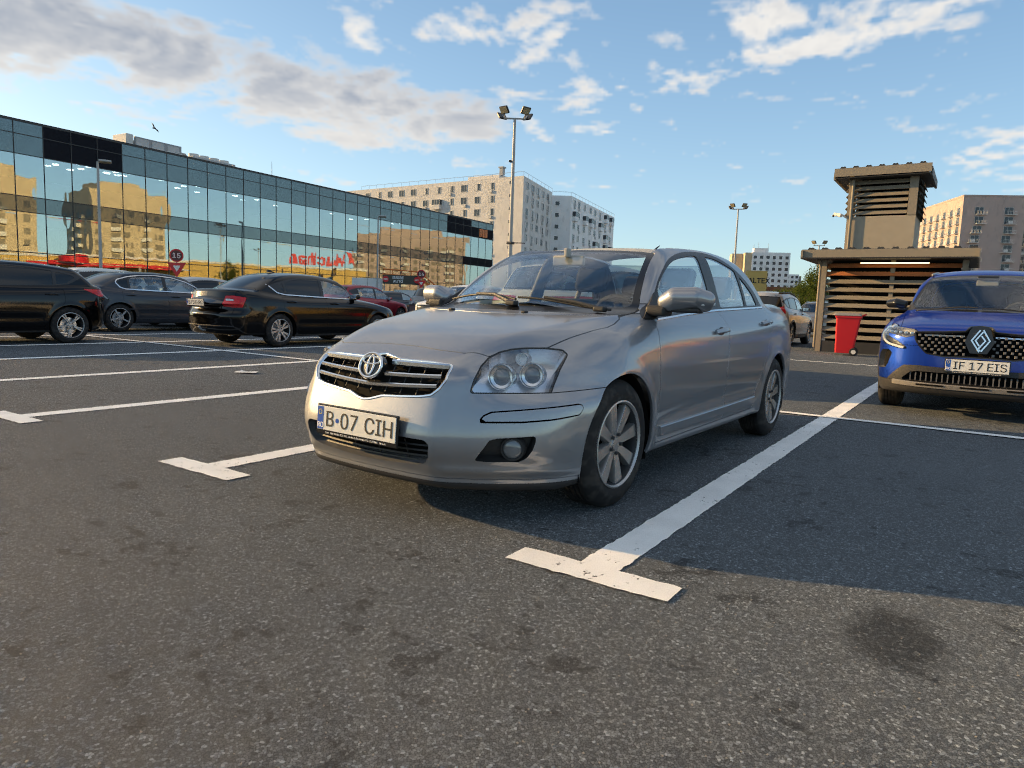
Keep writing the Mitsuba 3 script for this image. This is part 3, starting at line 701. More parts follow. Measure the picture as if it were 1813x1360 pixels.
# --- the supermarket across the car park (to the right, outside the picture; mirrored in the glass front and in the car doors)
def supermarket():
    R = 'supermarket'; a, b = np.array([60.0, 63.0]), np.array([13.2, 118.]); u = (b - a) / np.linalg.norm(b - a); L = float(np.linalg.norm(b - a))
    M = oriented(np.r_[b, 0], -u)     # x from far to near along the front, y into the building
    if M[:3, 1] @ np.array([1., .6, 0]) < 0: M = M @ np.diag([1., -1, 1, 1])
    add(f'{R}__wall', box(L, 30, 7.1, (L / 2, 15, 3.55)), 'm_store_yellow', to=M); add(f'{R}__roof_edge', box(L + .3, .3, .4, (L / 2, -.02, 7.2)), 'm_balcony_white', to=M)
    add(f'{R}__shop_front', box(L - 10, .1, 2.6, (L / 2, -.06, 1.4)), 'm_far_glass', to=M)
    for k in range(9): add(f'{R}__window_post', box(.2, .2, 2.7, (6 + k * (L - 12) / 8, -.1, 1.4)), 'm_mullion', to=M)
    add(f'{R}__canopy', box(26, 3.2, .7, (L - 22, -1.6, 5.6)), 'm_sign_red', to=M); add(f'{R}__canopy', put(cyl(2.4, 1.3, n=32), (L - 17, -2.4, 6.4)), 'm_sign_red', to=M); add(f'{R}__portal', box(4.2, .8, 5.6, (L - 12, -.5, 2.8)), 'm_sign_red', to=M)
    for k in range(6): add(f'{R}__canopy_post', box(.25, .25, 5.2, (L - 33 + k * 4.6, -3.0, 2.6)), 'm_steel', to=M)
    t = meshkit.text_mesh('Auchan', 2.5, .3, True); X, Z = M[:3, 0], -M[:3, 1]; s = float(np.linalg.det(np.column_stack([X, [0, 0, 1], Z])))
    # read from the car park: left to right is +x of the face when the face looks towards -y
    t.apply_transform(np.diag([1.0, 1, 1, 1])); w = float(t.bounds[1][0])
    o = M[:3, 3] + M[:3, :3] @ np.array([4.4, .6, 7.9]); add(f'{R}__lettering', _xfm(t, frame(X if s > 0 else -X, np.array([0, 0, 1.]), Z, o if s > 0 else o + X * w)), 'm_sign_red')
    bird = smooth_poly([(0, 0), (.9, 2.6), (2.4, 3.1), (1.7, 1.5), (2.1, .2), (1.2, .7)], .1); add(f'{R}__logo', _xfm(prism(bird, .3), frame(X, np.array([0, 0, 1.]), Z, o - X * 2.6)), 'm_sign_red')
    tag(R, 'yellow supermarket with a red canopy and red roof letters, seen mirrored in the glass front', 'supermarket')
    def tower(root, c, w, dpt, H, mat, ang, label, cols, rows):
        u = np.array([math.cos(ang), math.sin(ang)]); v = np.array([-u[1], u[0]]); p = [c - u * w / 2 - v * dpt / 2, c + u * w / 2 - v * dpt / 2, c + u * w / 2 + v * dpt / 2, c - u * w / 2 + v * dpt / 2]; add(f'{root}__wall', put(prism(p, H)), mat)
        q = [c + (x - c) * .6 for x in p]; add(f'{root}__top_storey', put(prism(q, 2.6), (0, 0, H)), mat)
        for j in range(4):
            A_, B_ = p[j], p[(j + 1) % 4]; Mf = oriented(np.r_[A_, 0], B_ - A_); Lf = float(np.linalg.norm(B_ - A_))
            if Mf[:3, 1] @ np.r_[c - A_, 0] < 0: continue
            mid = (A_ + B_) / 2
            if (mid - c) @ (EYE[:2] - c) < 0: continue
            for k in range(rows):
                for i in range(cols):
                    add(f'{root}__window', box(1.5, .2, 1.5, ((i + .5) * Lf / cols, .04, 2.2 + k * 2.8)), 'm_tower_glass', to=Mf)
                    if i % 2: add(f'{root}__balcony', box(2.2, 1., 1.0, ((i + .5) * Lf / cols, -.5, 1.2 + k * 2.8)), 'm_balcony_white', to=Mf)
        tag(root, label, 'apartment block')
    tower('golden_tower', np.array([110., 125.]), 22, 20, 28.0, 'm_plaster_tan', .25, 'sandy tower right of the picture, mirrored in the third to fifth glass panes', 5, 8)
    tower('golden_tower_001', np.array([95., 82.]), 20, 18, 25.5, 'm_plaster_tan', .25, 'tan tower right of the picture, mirrored in the leftmost glass pane', 4, 7)
    tower('mirrored_block', np.array([84., 236.]), 44, 16, 27, 'm_plaster_pink', -.62, 'long block right of the picture, mirrored in the far end of the glass front', 10, 8)
supermarket()
# ------------------------------------------------------------------ the louvred hut with its tower
plain('m_hut_beige', (.22, .19, .145), .55); plain('m_hut_orange', (.34, .12, .045), .6); plain('m_roof_sheet', (.035, .034, .033), .4)
scene['m_render_beige'] = two({'type': 'bumpmap', 'arbitrary': P_(lambda p, n, uv: mikit.fbm(p.x * 60, p.y * 60, p.z * 60, 2), .004), 'scale': .002, 'bsdf': {'type': 'principled', 'base_color': P_(speck((.28, .25, .20), .12, 8., .10)), 'roughness': .85}}) if False else two({'type': 'principled', 'base_color': P_(speck((.28, .25, .20), .12, 8., .10)), 'roughness': .85})
def hut():
    R = 'louvred_hut'; Y = 18.6
    def A(n, m, mat, smooth=False, parent='', emit=None): return add(f'{R}__{parent}__{n}' if parent else f'{R}__{n}', m, mat, smooth, emit=emit)
    x0, x1, D = -2.50, .74, 3.4
    def ribbed(xa, xb, ya, yb, z, pitch, h, tilt):
        xs, zs = [], []; x = xa
        while x < xb - .02:
            xs += [x, x + pitch * .42, x + pitch * .50, x + pitch * .58, x + pitch * .66, x + pitch * .76, x + pitch * .84, x + pitch * .92]; zs += [0, 0, h * .9, h, h * .72, h, h * .9, 0]; x += pitch
        xs, zs = np.array(xs), np.array(zs); k = xs <= xb; xs, zs = xs[k], zs[k]; n = len(xs)
        V = np.vstack([np.c_[xs, np.full(n, ya), z + zs], np.c_[xs, np.full(n, yb), z + tilt + zs], np.c_[xs, np.full(n, ya), np.full(n, z - .012)], np.c_[xs, np.full(n, yb), np.full(n, z + tilt - .012)]]); i = np.arange(n - 1)
        F = np.vstack([np.stack([i, i + 1, i + n], 1), np.stack([i + 1, i + n + 1, i + n], 1), np.stack([i + 2 * n, i + 3 * n, i + 2 * n + 1], 1), np.stack([i + 2 * n + 1, i + 3 * n, i + 3 * n + 1], 1), np.stack([i, i + 2 * n, i + 1], 1), np.stack([i + 1, i + 2 * n, i + 2 * n + 1], 1)])
        return trimesh.Trimesh(V, F, process=False)
    rk = A('roof', ribbed(-3.03, 1.0, Y - .42, Y + D + .3, 2.742, .335, .052, -.10), 'm_roof_sheet')
    A('fascia', cham(4.06, .05, .25, .008, (-1.015, Y - .40, 2.61)), 'm_hut_beige', parent='roof'); A('fascia', cham(.05, D + .6, .22, .008, (-3.02, Y + 1.5, 2.60)), 'm_hut_beige', parent='roof'); A('fascia', cham(.05, D + .6, .22, .008, (.99, Y + 1.5, 2.60)), 'm_hut_beige', parent='roof')
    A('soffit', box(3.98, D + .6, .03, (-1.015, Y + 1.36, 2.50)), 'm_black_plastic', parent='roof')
    for x in (x0, x1): 
        for y in (Y, Y + D): A('post', cham(.13, .13, 2.48, .01, (x, y, 1.24)), 'm_hut_beige')
    A('post', cham(.10, .10, 2.48, .01, (-.85, Y + .06, 1.24)), 'm_hut_beige')
    A('plinth', box(x1 - x0 + .1, .16, .30, ((x0 + x1) / 2, Y + .03, .15)), 'm_cladding')
    sl = put(cham(x1 - x0 - .14, .016, .135, .004), rot=rotm(-38, [1, 0, 0])); slb = shape(sl)
    for k in range(10):
        z = .42 + k * .213
        kk = add(f'{R}__slat', slb, 'm_hut_orange' if k >= 8 else 'm_hut_beige', to=matrix4(((x0 + x1) / 2, Y + .0, z)))
        if k == 8: tag(kk, 'orange brown slat near the top of the louvred front')
    ss = shape(put(cham(.016, D - .14, .135, .004), rot=rotm(38, [0, 1, 0])))
    for s, x in ((1, x0), (-1, x1)):
        for k in range(10): add(f'{R}__slat', ss, 'm_hut_beige', to=matrix4((x, Y + D / 2, .42 + k * .213)) @ (np.eye(4) if s > 0 else rotm(180, [0, 0, 1])))
    A('back_wall', box(x1 - x0 + .02, .1, 2.46, ((x0 + x1) / 2, Y + D + .12, 1.23)), 'm_hut_beige'); A('inner_wall', box(x1 - x0 - .2, .1, 2.46, ((x0 + x1) / 2, Y + .45, 1.23)), 'm_liner'); A('inner_wall', box(.06, D - .3, 2.46, (x0 + .12, Y + D / 2 + .3, 1.23)), 'm_liner')  # dark walls behind the slats are added to stop sunlight passing through
    A('strip_light', rbox(1.58, .05, .045, .016, (-.82, Y - .16, 2.395)), 'm_lamp_white', 30, emit=(.30, .22, .11))
    # tower
    tx0, tx1, ty0, ty1 = -2.08, -.46, Y + .12, Y + 1.75
    A('tower_wall', box(tx1 - tx0, ty1 - ty0, .98, ((tx0 + tx1) / 2, (ty0 + ty1) / 2, 3.15)), 'm_render_beige')
    A('tower_core', box(tx1 - tx0 - .5, ty1 - ty0 - .5, 1.1, ((tx0 + tx1) / 2, (ty0 + ty1) / 2, 4.2)), 'm_liner')
    for x, y in ((tx0 + .05, ty0 + .03), (tx1 - .10, ty0 + .03), (tx0 + .05, ty1 - .05), (tx1 - .05, ty1 - .05)): A('tower_post', cham(.11 if x < -1 else .20, .10, 1.06, .008, (x, y, 4.17)), 'm_hut_beige')
    ts = shape(put(cham(tx1 - tx0 - .32, .014, .135, .004), rot=rotm(-40, [1, 0, 0])))
    for k in range(6): add(f'{R}__tower_slat', ts, 'm_hut_beige', to=matrix4(((tx0 + tx1) / 2 - .05, ty0 + .03, 3.735 + k * .158)))
    tss = shape(put(cham(.014, ty1 - ty0 - .05, .135, .004), rot=rotm(-40, [0, 1, 0])))
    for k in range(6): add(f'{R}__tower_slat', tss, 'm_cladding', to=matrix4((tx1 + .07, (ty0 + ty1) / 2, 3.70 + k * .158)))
    for k in range(6): add(f'{R}__tower_slat', tss, 'm_hut_beige', to=matrix4((tx0 - .02, (ty0 + ty1) / 2, 3.735 + k * .158)) @ rotm(180, [0, 0, 1]))
    A('tower_roof', ribbed(-2.42, -.18, Y - .22, Y + 2.1, 4.865, .305, .045, -.16), 'm_roof_sheet')
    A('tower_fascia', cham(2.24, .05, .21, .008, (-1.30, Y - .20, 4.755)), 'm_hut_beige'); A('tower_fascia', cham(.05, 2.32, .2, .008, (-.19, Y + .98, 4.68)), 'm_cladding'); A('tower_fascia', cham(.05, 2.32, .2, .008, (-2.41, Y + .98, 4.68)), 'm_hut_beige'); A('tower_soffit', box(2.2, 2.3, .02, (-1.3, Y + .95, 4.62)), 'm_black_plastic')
    A('downpipe', tube([(-1.97, Y + .05, 4.60), (-1.97, Y + .05, 2.78)], .038, 10), 'm_hut_beige', True)
    A('downpipe', tube([(-2.62, Y - .12, 2.46), (-2.60, Y - .02, 2.30), (-2.60, Y - .02, .1)], .04, 10), 'm_hut_beige', True)
    tag(R, 'beige louvred hut with a ribbed roof and a small slatted tower, behind the red bin', 'hut')
    k = 'security_camera'; add(f'{k}__body', put(rbox(.09, .24, .09, .02), (-2.30, Y + .10, 3.70), rotm(60, [0, 0, 1]) @ rotm(14, [1, 0, 0])), 'm_balcony_white', 30); add(f'{k}__lens', put(cyl(.032, .02, axis='y', n=16), (-2.405, Y + .045, 3.672), rotm(60, [0, 0, 1])), 'm_gloss_black', 30); add(f'{k}__bracket', tube([(-2.20, Y + .13, 3.70), (-2.12, Y + .15, 3.64), (-2.08, Y + .16, 3.62)], .022, 8), 'm_balcony_white', True)
    tag(k, 'white security camera on the left side of the hut tower', 'security camera')
hut()

def wheelie_bin():
    R = 'wheelie_bin'; c = np.array([-1.66, 17.35, 0]); M = matrix4(c, .12)
    # x: towards the wheels (viewer's right), y depth
    def ring(z, a, b, x): return np.array([(x + sx * a, sy * b, z) for sx, sy in ((-1, -1), (1, -1), (1, 1), (-1, 1))])
    def tub(z0, z1, a0, b0, a1, b1, r=.04, dx=.05):
        L = []
        for z, a, b, x in ((z0, a0, b0, 0), (z1, a1, b1, dx)):
            g = sg.box(-a + r, -b + r, a - r, b - r).buffer(r, quad_segs=3); L.append(np.c_[np.array(g.exterior.coords)[:-1] + [x, 0], np.full(len(g.exterior.coords) - 1, z)])
        return trimesh.convex.convex_hull(np.vstack(L))
    def A(n, m, mat, sm=False): return add(f'{R}__{n}', m, mat, sm, M)
    gloss('m_bin_red', (.78, .012, .02), .22)
    A('body', tub(.06, .96, .21, .24, .285, .30), 'm_bin_red', 30); A('rim', put(tub(0, .05, .31, .32, .31, .32, .03, 0), (.05, 0, .95)), 'm_bin_red', 30)
    gloss('m_bin_lid', (.34, .30, .28), .25); A('lid', put(tub(0, .06, .33, .335, .29, .30, .05, .0), (.02, 0, 1.005)), 'm_bin_lid', 40)
    A('handle', cat(tube([(.34, -.26, 1.0), (.43, -.26, 1.04), (.43, .26, 1.04), (.34, .26, 1.0)], .02, 8)), 'm_bin_red', True)
    for s in (-1, 1): A('wheel', put(lathe([(-.025, .03), (-.03, .085), (-.02, .10), (.02, .10), (.03, .085), (.025, .03)], 28, 'y'), (.22, s * .275, .10)), 'm_rubber', 40); A('wheel_hub', put(lathe([(-.034, 0), (-.034, .055), (.034, .055), (.034, 0)], 24, 'y'), (.22, s * .275, .10)), 'm_balcony_white', 40)
    for k in range(3): A('rib', box(.012, .012, .8, (-.15 + k * .18, -.286 + .0, .5)), 'm_bin_red') if False else None
    tag(R, 'bright red wheelie bin with a greyish lid in front of the louvred hut', 'bin')
wheelie_bin()

# ------------------------------------------------------------------ lamp posts
plain('m_galv', (.34, .34, .33), .45, .5)
def lamp_post(px, d, H, heads, label, r0=.10, spread=1.0, head_ang=0., group=None):
    R = free_key('lamp_post'); p = ray_xy(px, d)
    def A(n, m, mat, sm=False): return add(f'{R}__{n}', m, mat, sm)
    z = np.linspace(0, H, 6); A('pole', tube(np.c_[np.tile(p, (6, 1)), z], r0 - (r0 - .055) * z / H, 12), 'm_galv', True)
    A('base_plate', put(cham(.42, .42, .04, .01), (p[0], p[1], .025)), 'm_galv')
    view = unit(np.r_[p - EYE[:2], 0]); side = np.array([view[1], -view[0], 0])
    if heads > 1:
        A('cross_arm', tube([np.r_[p, H] - side * .46, np.r_[p, H] + side * .46], .035, 8), 'm_galv', True)
        for s in (-1, 1):
            for f in (-1, 1) if heads == 4 else (1,):
                ctr = np.r_[p, H] + side * s * (.44 + .10 * (f < 0)) - view * f * .30 + np.array([0, 0, .16 + .10 * (f > 0)])
                nrm = unit(side * s * .55 - view * f * .75 + np.array([0, 0, -.75])); b = unit(np.cross(nrm, [0, 0, 1.])); M = frame(b, np.cross(nrm, b), nrm, ctr)
                k = A('floodlight', _xfm(rbox(.40, .32, .09, .03), M), 'm_dark_trim', 30); add(k + '__lens', _xfm(rbox(.33, .25, .012, .005, (0, 0, .048)), M), 'm_flood_lens'); add(k + '__bracket', tube([ctr - nrm * .05, np.r_[p, H] + side * s * .42 - view * f * .1], .022, 6), 'm_galv', True)
    else:
        for s in ((1,) if heads == 1 else (-1, 1)):
            ctr = np.r_[p, H + .02] + side * s * .32 - view * .1; nrm = unit(np.array([0, 0, -1.]) - view * .25); b = unit(np.cross(nrm, [0, 0, 1.]) + side * .001); M = frame(b, np.cross(nrm, b), nrm, ctr)
            k = A('floodlight', _xfm(rbox(.56, .30, .10, .03), M), 'm_galv', 30); add(k + '__lens', _xfm(rbox(.46, .22, .012, .005, (0, 0, .053)), M), 'm_flood_lens'); add(k + '__bracket', tube([np.r_[p, H - .05], ctr], .03, 6), 'm_galv', True)
    tag(R, label, 'lamp post', group); return R, p
gloss('m_flood_lens', (.42, .36, .22), .1)
RA, pA = lamp_post(895, 30, 8.62, 4, 'tall steel lamp post with four floodlights, rising just left of the silver car roof', .105)
add(RA + '__camera', put(rbox(.09, .16, .09, .02), (pA[0] - .10, pA[1] - .06, 6.9)), 'm_gloss_black', 30); add(RA + '__clamp', cat(put(rbox(.26, .26, .10, .02), (pA[0], pA[1], 3.55)), tube([np.r_[pA, 3.56], np.r_[pA, 3.56] + np.array([.52, .34, 0])], .022, 6)), 'm_dark_trim', 30)
lamp_post(1287, 56, 9.0, 4, 'lamp post with four floodlights against clear sky, above the silver saloon rear roof', .10)
lamp_post(179, 36, 7.35, 1, 'single-headed steel lamp post standing before the dark top panels of the glass building', .09)
lamp_post(664, 54, 7.2, 1, 'slim single-headed lamp post left of the no entry board', .07)
lamp_post(1432, 62, 7.0, 2, 'lamp post behind the trees, partly hidden by the hut roof', .08)
for x, y in ((28., 62.), (30., 84.)):
    pass

# ------------------------------------------------------------------ road signs
gloss('m_sign_shaded_red', (.10, .022, .022), .2)  # disc face colour darkened to imitate shade on the sign
plain('m_print_pale', (.72, .55, .52), .5)
def disc(c, X, n, r, t): return _xfm(cyl(r, t, n=36), frame(X, np.cross(n, X), n, c))
def sign_set(px, d, num, zc, zt, label, r=.33, side=.88):
    R = free_key('road_sign'); p = ray_xy(px, d); view = unit(np.r_[EYE[:2] - p, 0]); X = np.array([-view[1], view[0], 0]); Z = np.array([0, 0, 1.])
    if np.cross(X, Z) @ view < 0: X = -X
    def A(n, m, mat, sm=False, parent=''): return add(f'{R}__{parent}__{n}' if parent else f'{R}__{n}', m, mat, sm)
    A('post', tube([np.r_[p, 0], np.r_[p, zc + r]], .03, 8), 'm_galv', True)
    o = np.r_[p, zc] + view * .05; F = lambda q, k=0.: o + view * k
    A('speed_disc', disc(o, X, view, r, .02), 'm_sign_red', 30); A('face', disc(F(0, .012), X, view, r * .80, .006), 'm_sign_shaded_red', 30, 'speed_disc')
    t = meshkit.text_mesh(num, r * .72, .004, True); t.apply_translation((-t.bounds[:, 0].mean(), -r * .36, .016)); A('number', _xfm(t, frame(X, Z, view, o)), 'm_print_pale', False, 'speed_disc')
    h = side * .866; tri = lambda s: smooth_poly([(-s / 2, s * .866 / 3), (s / 2, s * .866 / 3), (0, -s * .866 * 2 / 3)], .02)
    M = frame(X, Z, view, np.r_[p, zt] + view * .05); A('yield_triangle', _xfm(prism(tri(side), .02), M), 'm_sign_red'); A('face', _xfm(put(prism(tri(side * .40), .004), (0, 0, .021)), M), 'm_plate_white', False, 'yield_triangle')
    tag(R, label, 'road sign')
sign_set(312, 36, '15', 2.83, 2.22, 'disc reading 15, its red face darkened to imitate shade, above a red and white yield triangle, on the left')
sign_set(741, 58, '14', 3.15, 2.42, 'speed limit disc above a yield triangle in front of the dark no entry board', .36, .78)
def ramp_gate():
    R = 'entry_board'; d = 61.; p = ray_xy(706, d); view = unit(np.r_[EYE[:2] - p, 0]); X = np.array([-view[1], view[0], 0]); Z = np.array([0, 0, 1.])
    if np.cross(X, Z) @ view < 0: X = -X
    M = frame(X, Z, view, np.r_[p, 2.72])
    def A(n, m, mat, sm=False, par=''): return add(f'{R}__{par}__{n}' if par else f'{R}__{n}', _xfm(m, M), mat, sm)
    A('board', box(3.15, .78, .10), 'm_gloss_black')
    for s, nm in ((-1, 'no_entry_disc'), (1, 'no_entry_disc')):
        k = A(nm, put(cyl(.27, .02, n=32), (s * 1.34, .02, .06)), 'm_sign_red', 30); add(k + '__bar', _xfm(put(box(.36, .09, .01), (s * 1.34, .02, .075)), M), 'm_plate_white')
    for t, y in (('IESIRE', .06), ('AUTO', -.26)):
        m = meshkit.text_mesh(t, .22, .02, True); m.apply_translation((-m.bounds[:, 0].mean() - .28, y, .052)); A('lettering', m, 'm_print_white')
    for s in (-1, 1): A('post', put(box(.10, .08, 2.6), (s * 1.45, -1.4, -.06), rotm(90, [1, 0, 0])), 'm_steel')
    tag(R, 'dark board with two no entry discs and white lettering over the garage ramp', 'sign board')
    R2 = 'ramp_wall'; add(f'{R2}__wall', _xfm(box(3.6, 1.5, .2, (1.2, -1.6, -.6)), M), 'm_plaster_white'); add(f'{R2}__wall', _xfm(box(2.6, 1.2, .2, (-2.9, -.55, -.5)), M), 'm_plaster_white'); add(f'{R2}__joint', _xfm(box(.04, 1.2, .03, (-2.9, -.55, -.39)), M), 'm_steel'); tag(R2, 'low pale grey ramp walls beneath the no entry board', 'wall')
    R3 = 'stair_rail'; q = lambda x, y, z=-1.2: M[:3, 3] + M[:3, :3] @ np.array([x, y, z])
    add(f'{R3}__handrail', tube([q(-1.6, .92), q(1.6, .78), q(3.0, -.35), q(3.3, -.6)], .06, 8), 'm_sign_orange', True); add(f'{R3}__stringer', sweep([q(-1.6, .42), q(1.6, .30), q(3.0, -.85), q(3.3, -1.1)], [(-.12, -.03), (-.12, .03), (.12, .03), (.12, -.03)], np.tile(view, (4, 1))), 'm_sign_orange')
    for t in np.linspace(0, 1, 7): a = np.interp(t, [0, .65, 1], [-1.6, 1.6, 3.3]); y1 = np.interp(a, [-1.6, 1.6, 3.0, 3.3], [.92, .78, -.35, -.6]); add(f'{R3}__baluster', tube([q(a, y1), q(a, y1 - .52)], .03, 6), 'm_sign_orange', True)
    tag(R3, 'yellow orange stair railing sloping down beside the no entry board', 'railing')
ramp_gate()

# ------------------------------------------------------------------ trees left of the hut
scene['m_leaf'] = {'type': 'principledthin', 'base_color': P_(lambda p, n, uv: mikit.mix((.055, .085, .018), (.11, .135, .03), mikit.noise(p.x * 2.2, p.y * 2.2, p.z * 2.2))), 'roughness': .6, 'diff_trans': .9, 'spec_trans': 0.0}
plain('m_bark', (.09, .07, .05), .9)
def tree(px, d, H, w, n, label, seed, z0=1.0):
    R = free_key('leafy_tree'); p = ray_xy(px, d); r = np.random.default_rng(seed)
    L = [tube([np.r_[p, 0], np.r_[p + r.normal(0, .1, 2), H * .45], np.r_[p + r.normal(0, .25, 2), H * .85]], [.13, .09, .03], 7)]
    for k in range(7):
        a = r.uniform(0, 6.28); z = H * r.uniform(.3, .6); q = np.array([math.cos(a), math.sin(a)]) * w * r.uniform(.5, .9); L.append(tube([np.r_[p, z], np.r_[p + q * .5, z + .5], np.r_[p + q, z + 1.0]], [.05, .035, .012], 5))
    add(f'{R}__trunk', cat(*L), 'm_bark', True)
    cl = np.array([[r.normal(0, .42) * w, r.normal(0, .42) * w, z0 + (H - z0) * r.beta(1.6, 1.5)] for _ in range(46)])
    k = (cl[:, 2] - z0) / (H - z0); cl[:, :2] *= (np.sqrt(np.clip(1 - (2 * k - .75) ** 2 * .55, .15, 1)))[:, None]
    c = cl[r.integers(0, len(cl), n)] + r.normal(0, .24, (n, 3)); c[:, :2] += p
    A = unit(r.normal(0, 1, (n, 3))); B = unit(np.cross(A, r.normal(0, 1, (n, 3)))); s = r.uniform(.05, .095, (n, 1))
    V = np.stack([c - A * s, c + B * s * .55, c + A * s, c - B * s * .55], 1).reshape(-1, 3); i = np.arange(n) * 4
    add(f'{R}__crown', trimesh.Trimesh(V, np.vstack([np.stack([i, i + 1, i + 2], 1), np.stack([i, i + 2, i + 3], 1)]), process=False), 'm_leaf'); tag(R, label, 'tree')
tree(1437, 58, 5.0, 1.5, 5200, 'tallest leafy tree, touching the left edge of the hut', 1); tree(1408, 62, 3.6, 1.9, 5200, 'broad low tree between the white van-like car and the tallest tree', 2, .6); tree(1382, 66, 3.2, 1.7, 4200, 'leftmost low tree, under the far white blocks', 3, .5); tree(1424, 70, 4.0, 2.0, 4600, 'low tree just behind the tallest tree by the hut', 4, .5)

# ------------------------------------------------------------------ bird, litter
def bird():
    o = EYE + 62 * unit(FWD + (273 - 906.5) / 1236.2 * (np.cross(FWD, UP)) - (227 - 680) / 1236.2 * UP)
    R = 'bird'; V = np.array([(0, -.14, 0), (.07, 0, .02), (0, .16, 0), (-.07, 0, .02), (.40, -.05, .16), (.36, .06, .15), (-.40, -.05, .10), (-.36, .06, .10), (0, 0, .06), (0, 0, -.05)])
    a = trimesh.creation.icosphere(subdivisions=2, radius=1.); a.vertices *= [.06, .17, .055]
    wing = lambda s: trimesh.convex.convex_hull(np.array([(s * .03, -.06, .02), (s * .03, .08, .02), (s * .26, -.03, .12), (s * .26, .07, .12), (s * .48, .06, .06), (s * .03, 0, .04), (s * .26, 0, .14)]))
    M = frame(*np.array(trimesh.transformations.euler_matrix(.3, .9, .5))[:3, :3].T, o)
    add(f'{R}__body', a, 'm_dark_trim', True, M); add(f'{R}__wing', wing(1), 'm_dark_trim', False, M); add(f'{R}__wing', wing(-1), 'm_dark_trim', False, M); tag(R, 'small dark bird in flight above the glass building', 'bird')
bird()
def litter(x, y, s, ang, label, seed):
    r = np.random.default_rng(seed); g = np.linspace(-1, 1, 7); X, Y = np.meshgrid(g, g, indexing='ij'); Z = .018 * meshkit.noise(np.stack([X * 2, Y * 2, X * 0], -1), seed) + .012; V = np.stack([X * s * .5, Y * s * .32, Z], -1).reshape(-1, 3); F = [[a * 7 + b, a * 7 + 7 + b, a * 7 + b + 1] for a in range(6) for b in range(6)] + [[a * 7 + b + 1, a * 7 + 7 + b, a * 7 + 8 + b] for a in range(6) for b in range(6)]
    k = add('paper_scrap', trimesh.Trimesh(V, F, process=False), 'm_plate_white', True, matrix4((x, y, 0), ang)); tag(k, label, 'litter')
litter(-6.53, 3.29, .26, .4, 'white paper scrap lying on the asphalt beside the third bay line from the silver car', 3)
litter(.18, 8.0, .20, 1.0, 'small pale scrap of paper left of the blue SUV front wheel', 5)
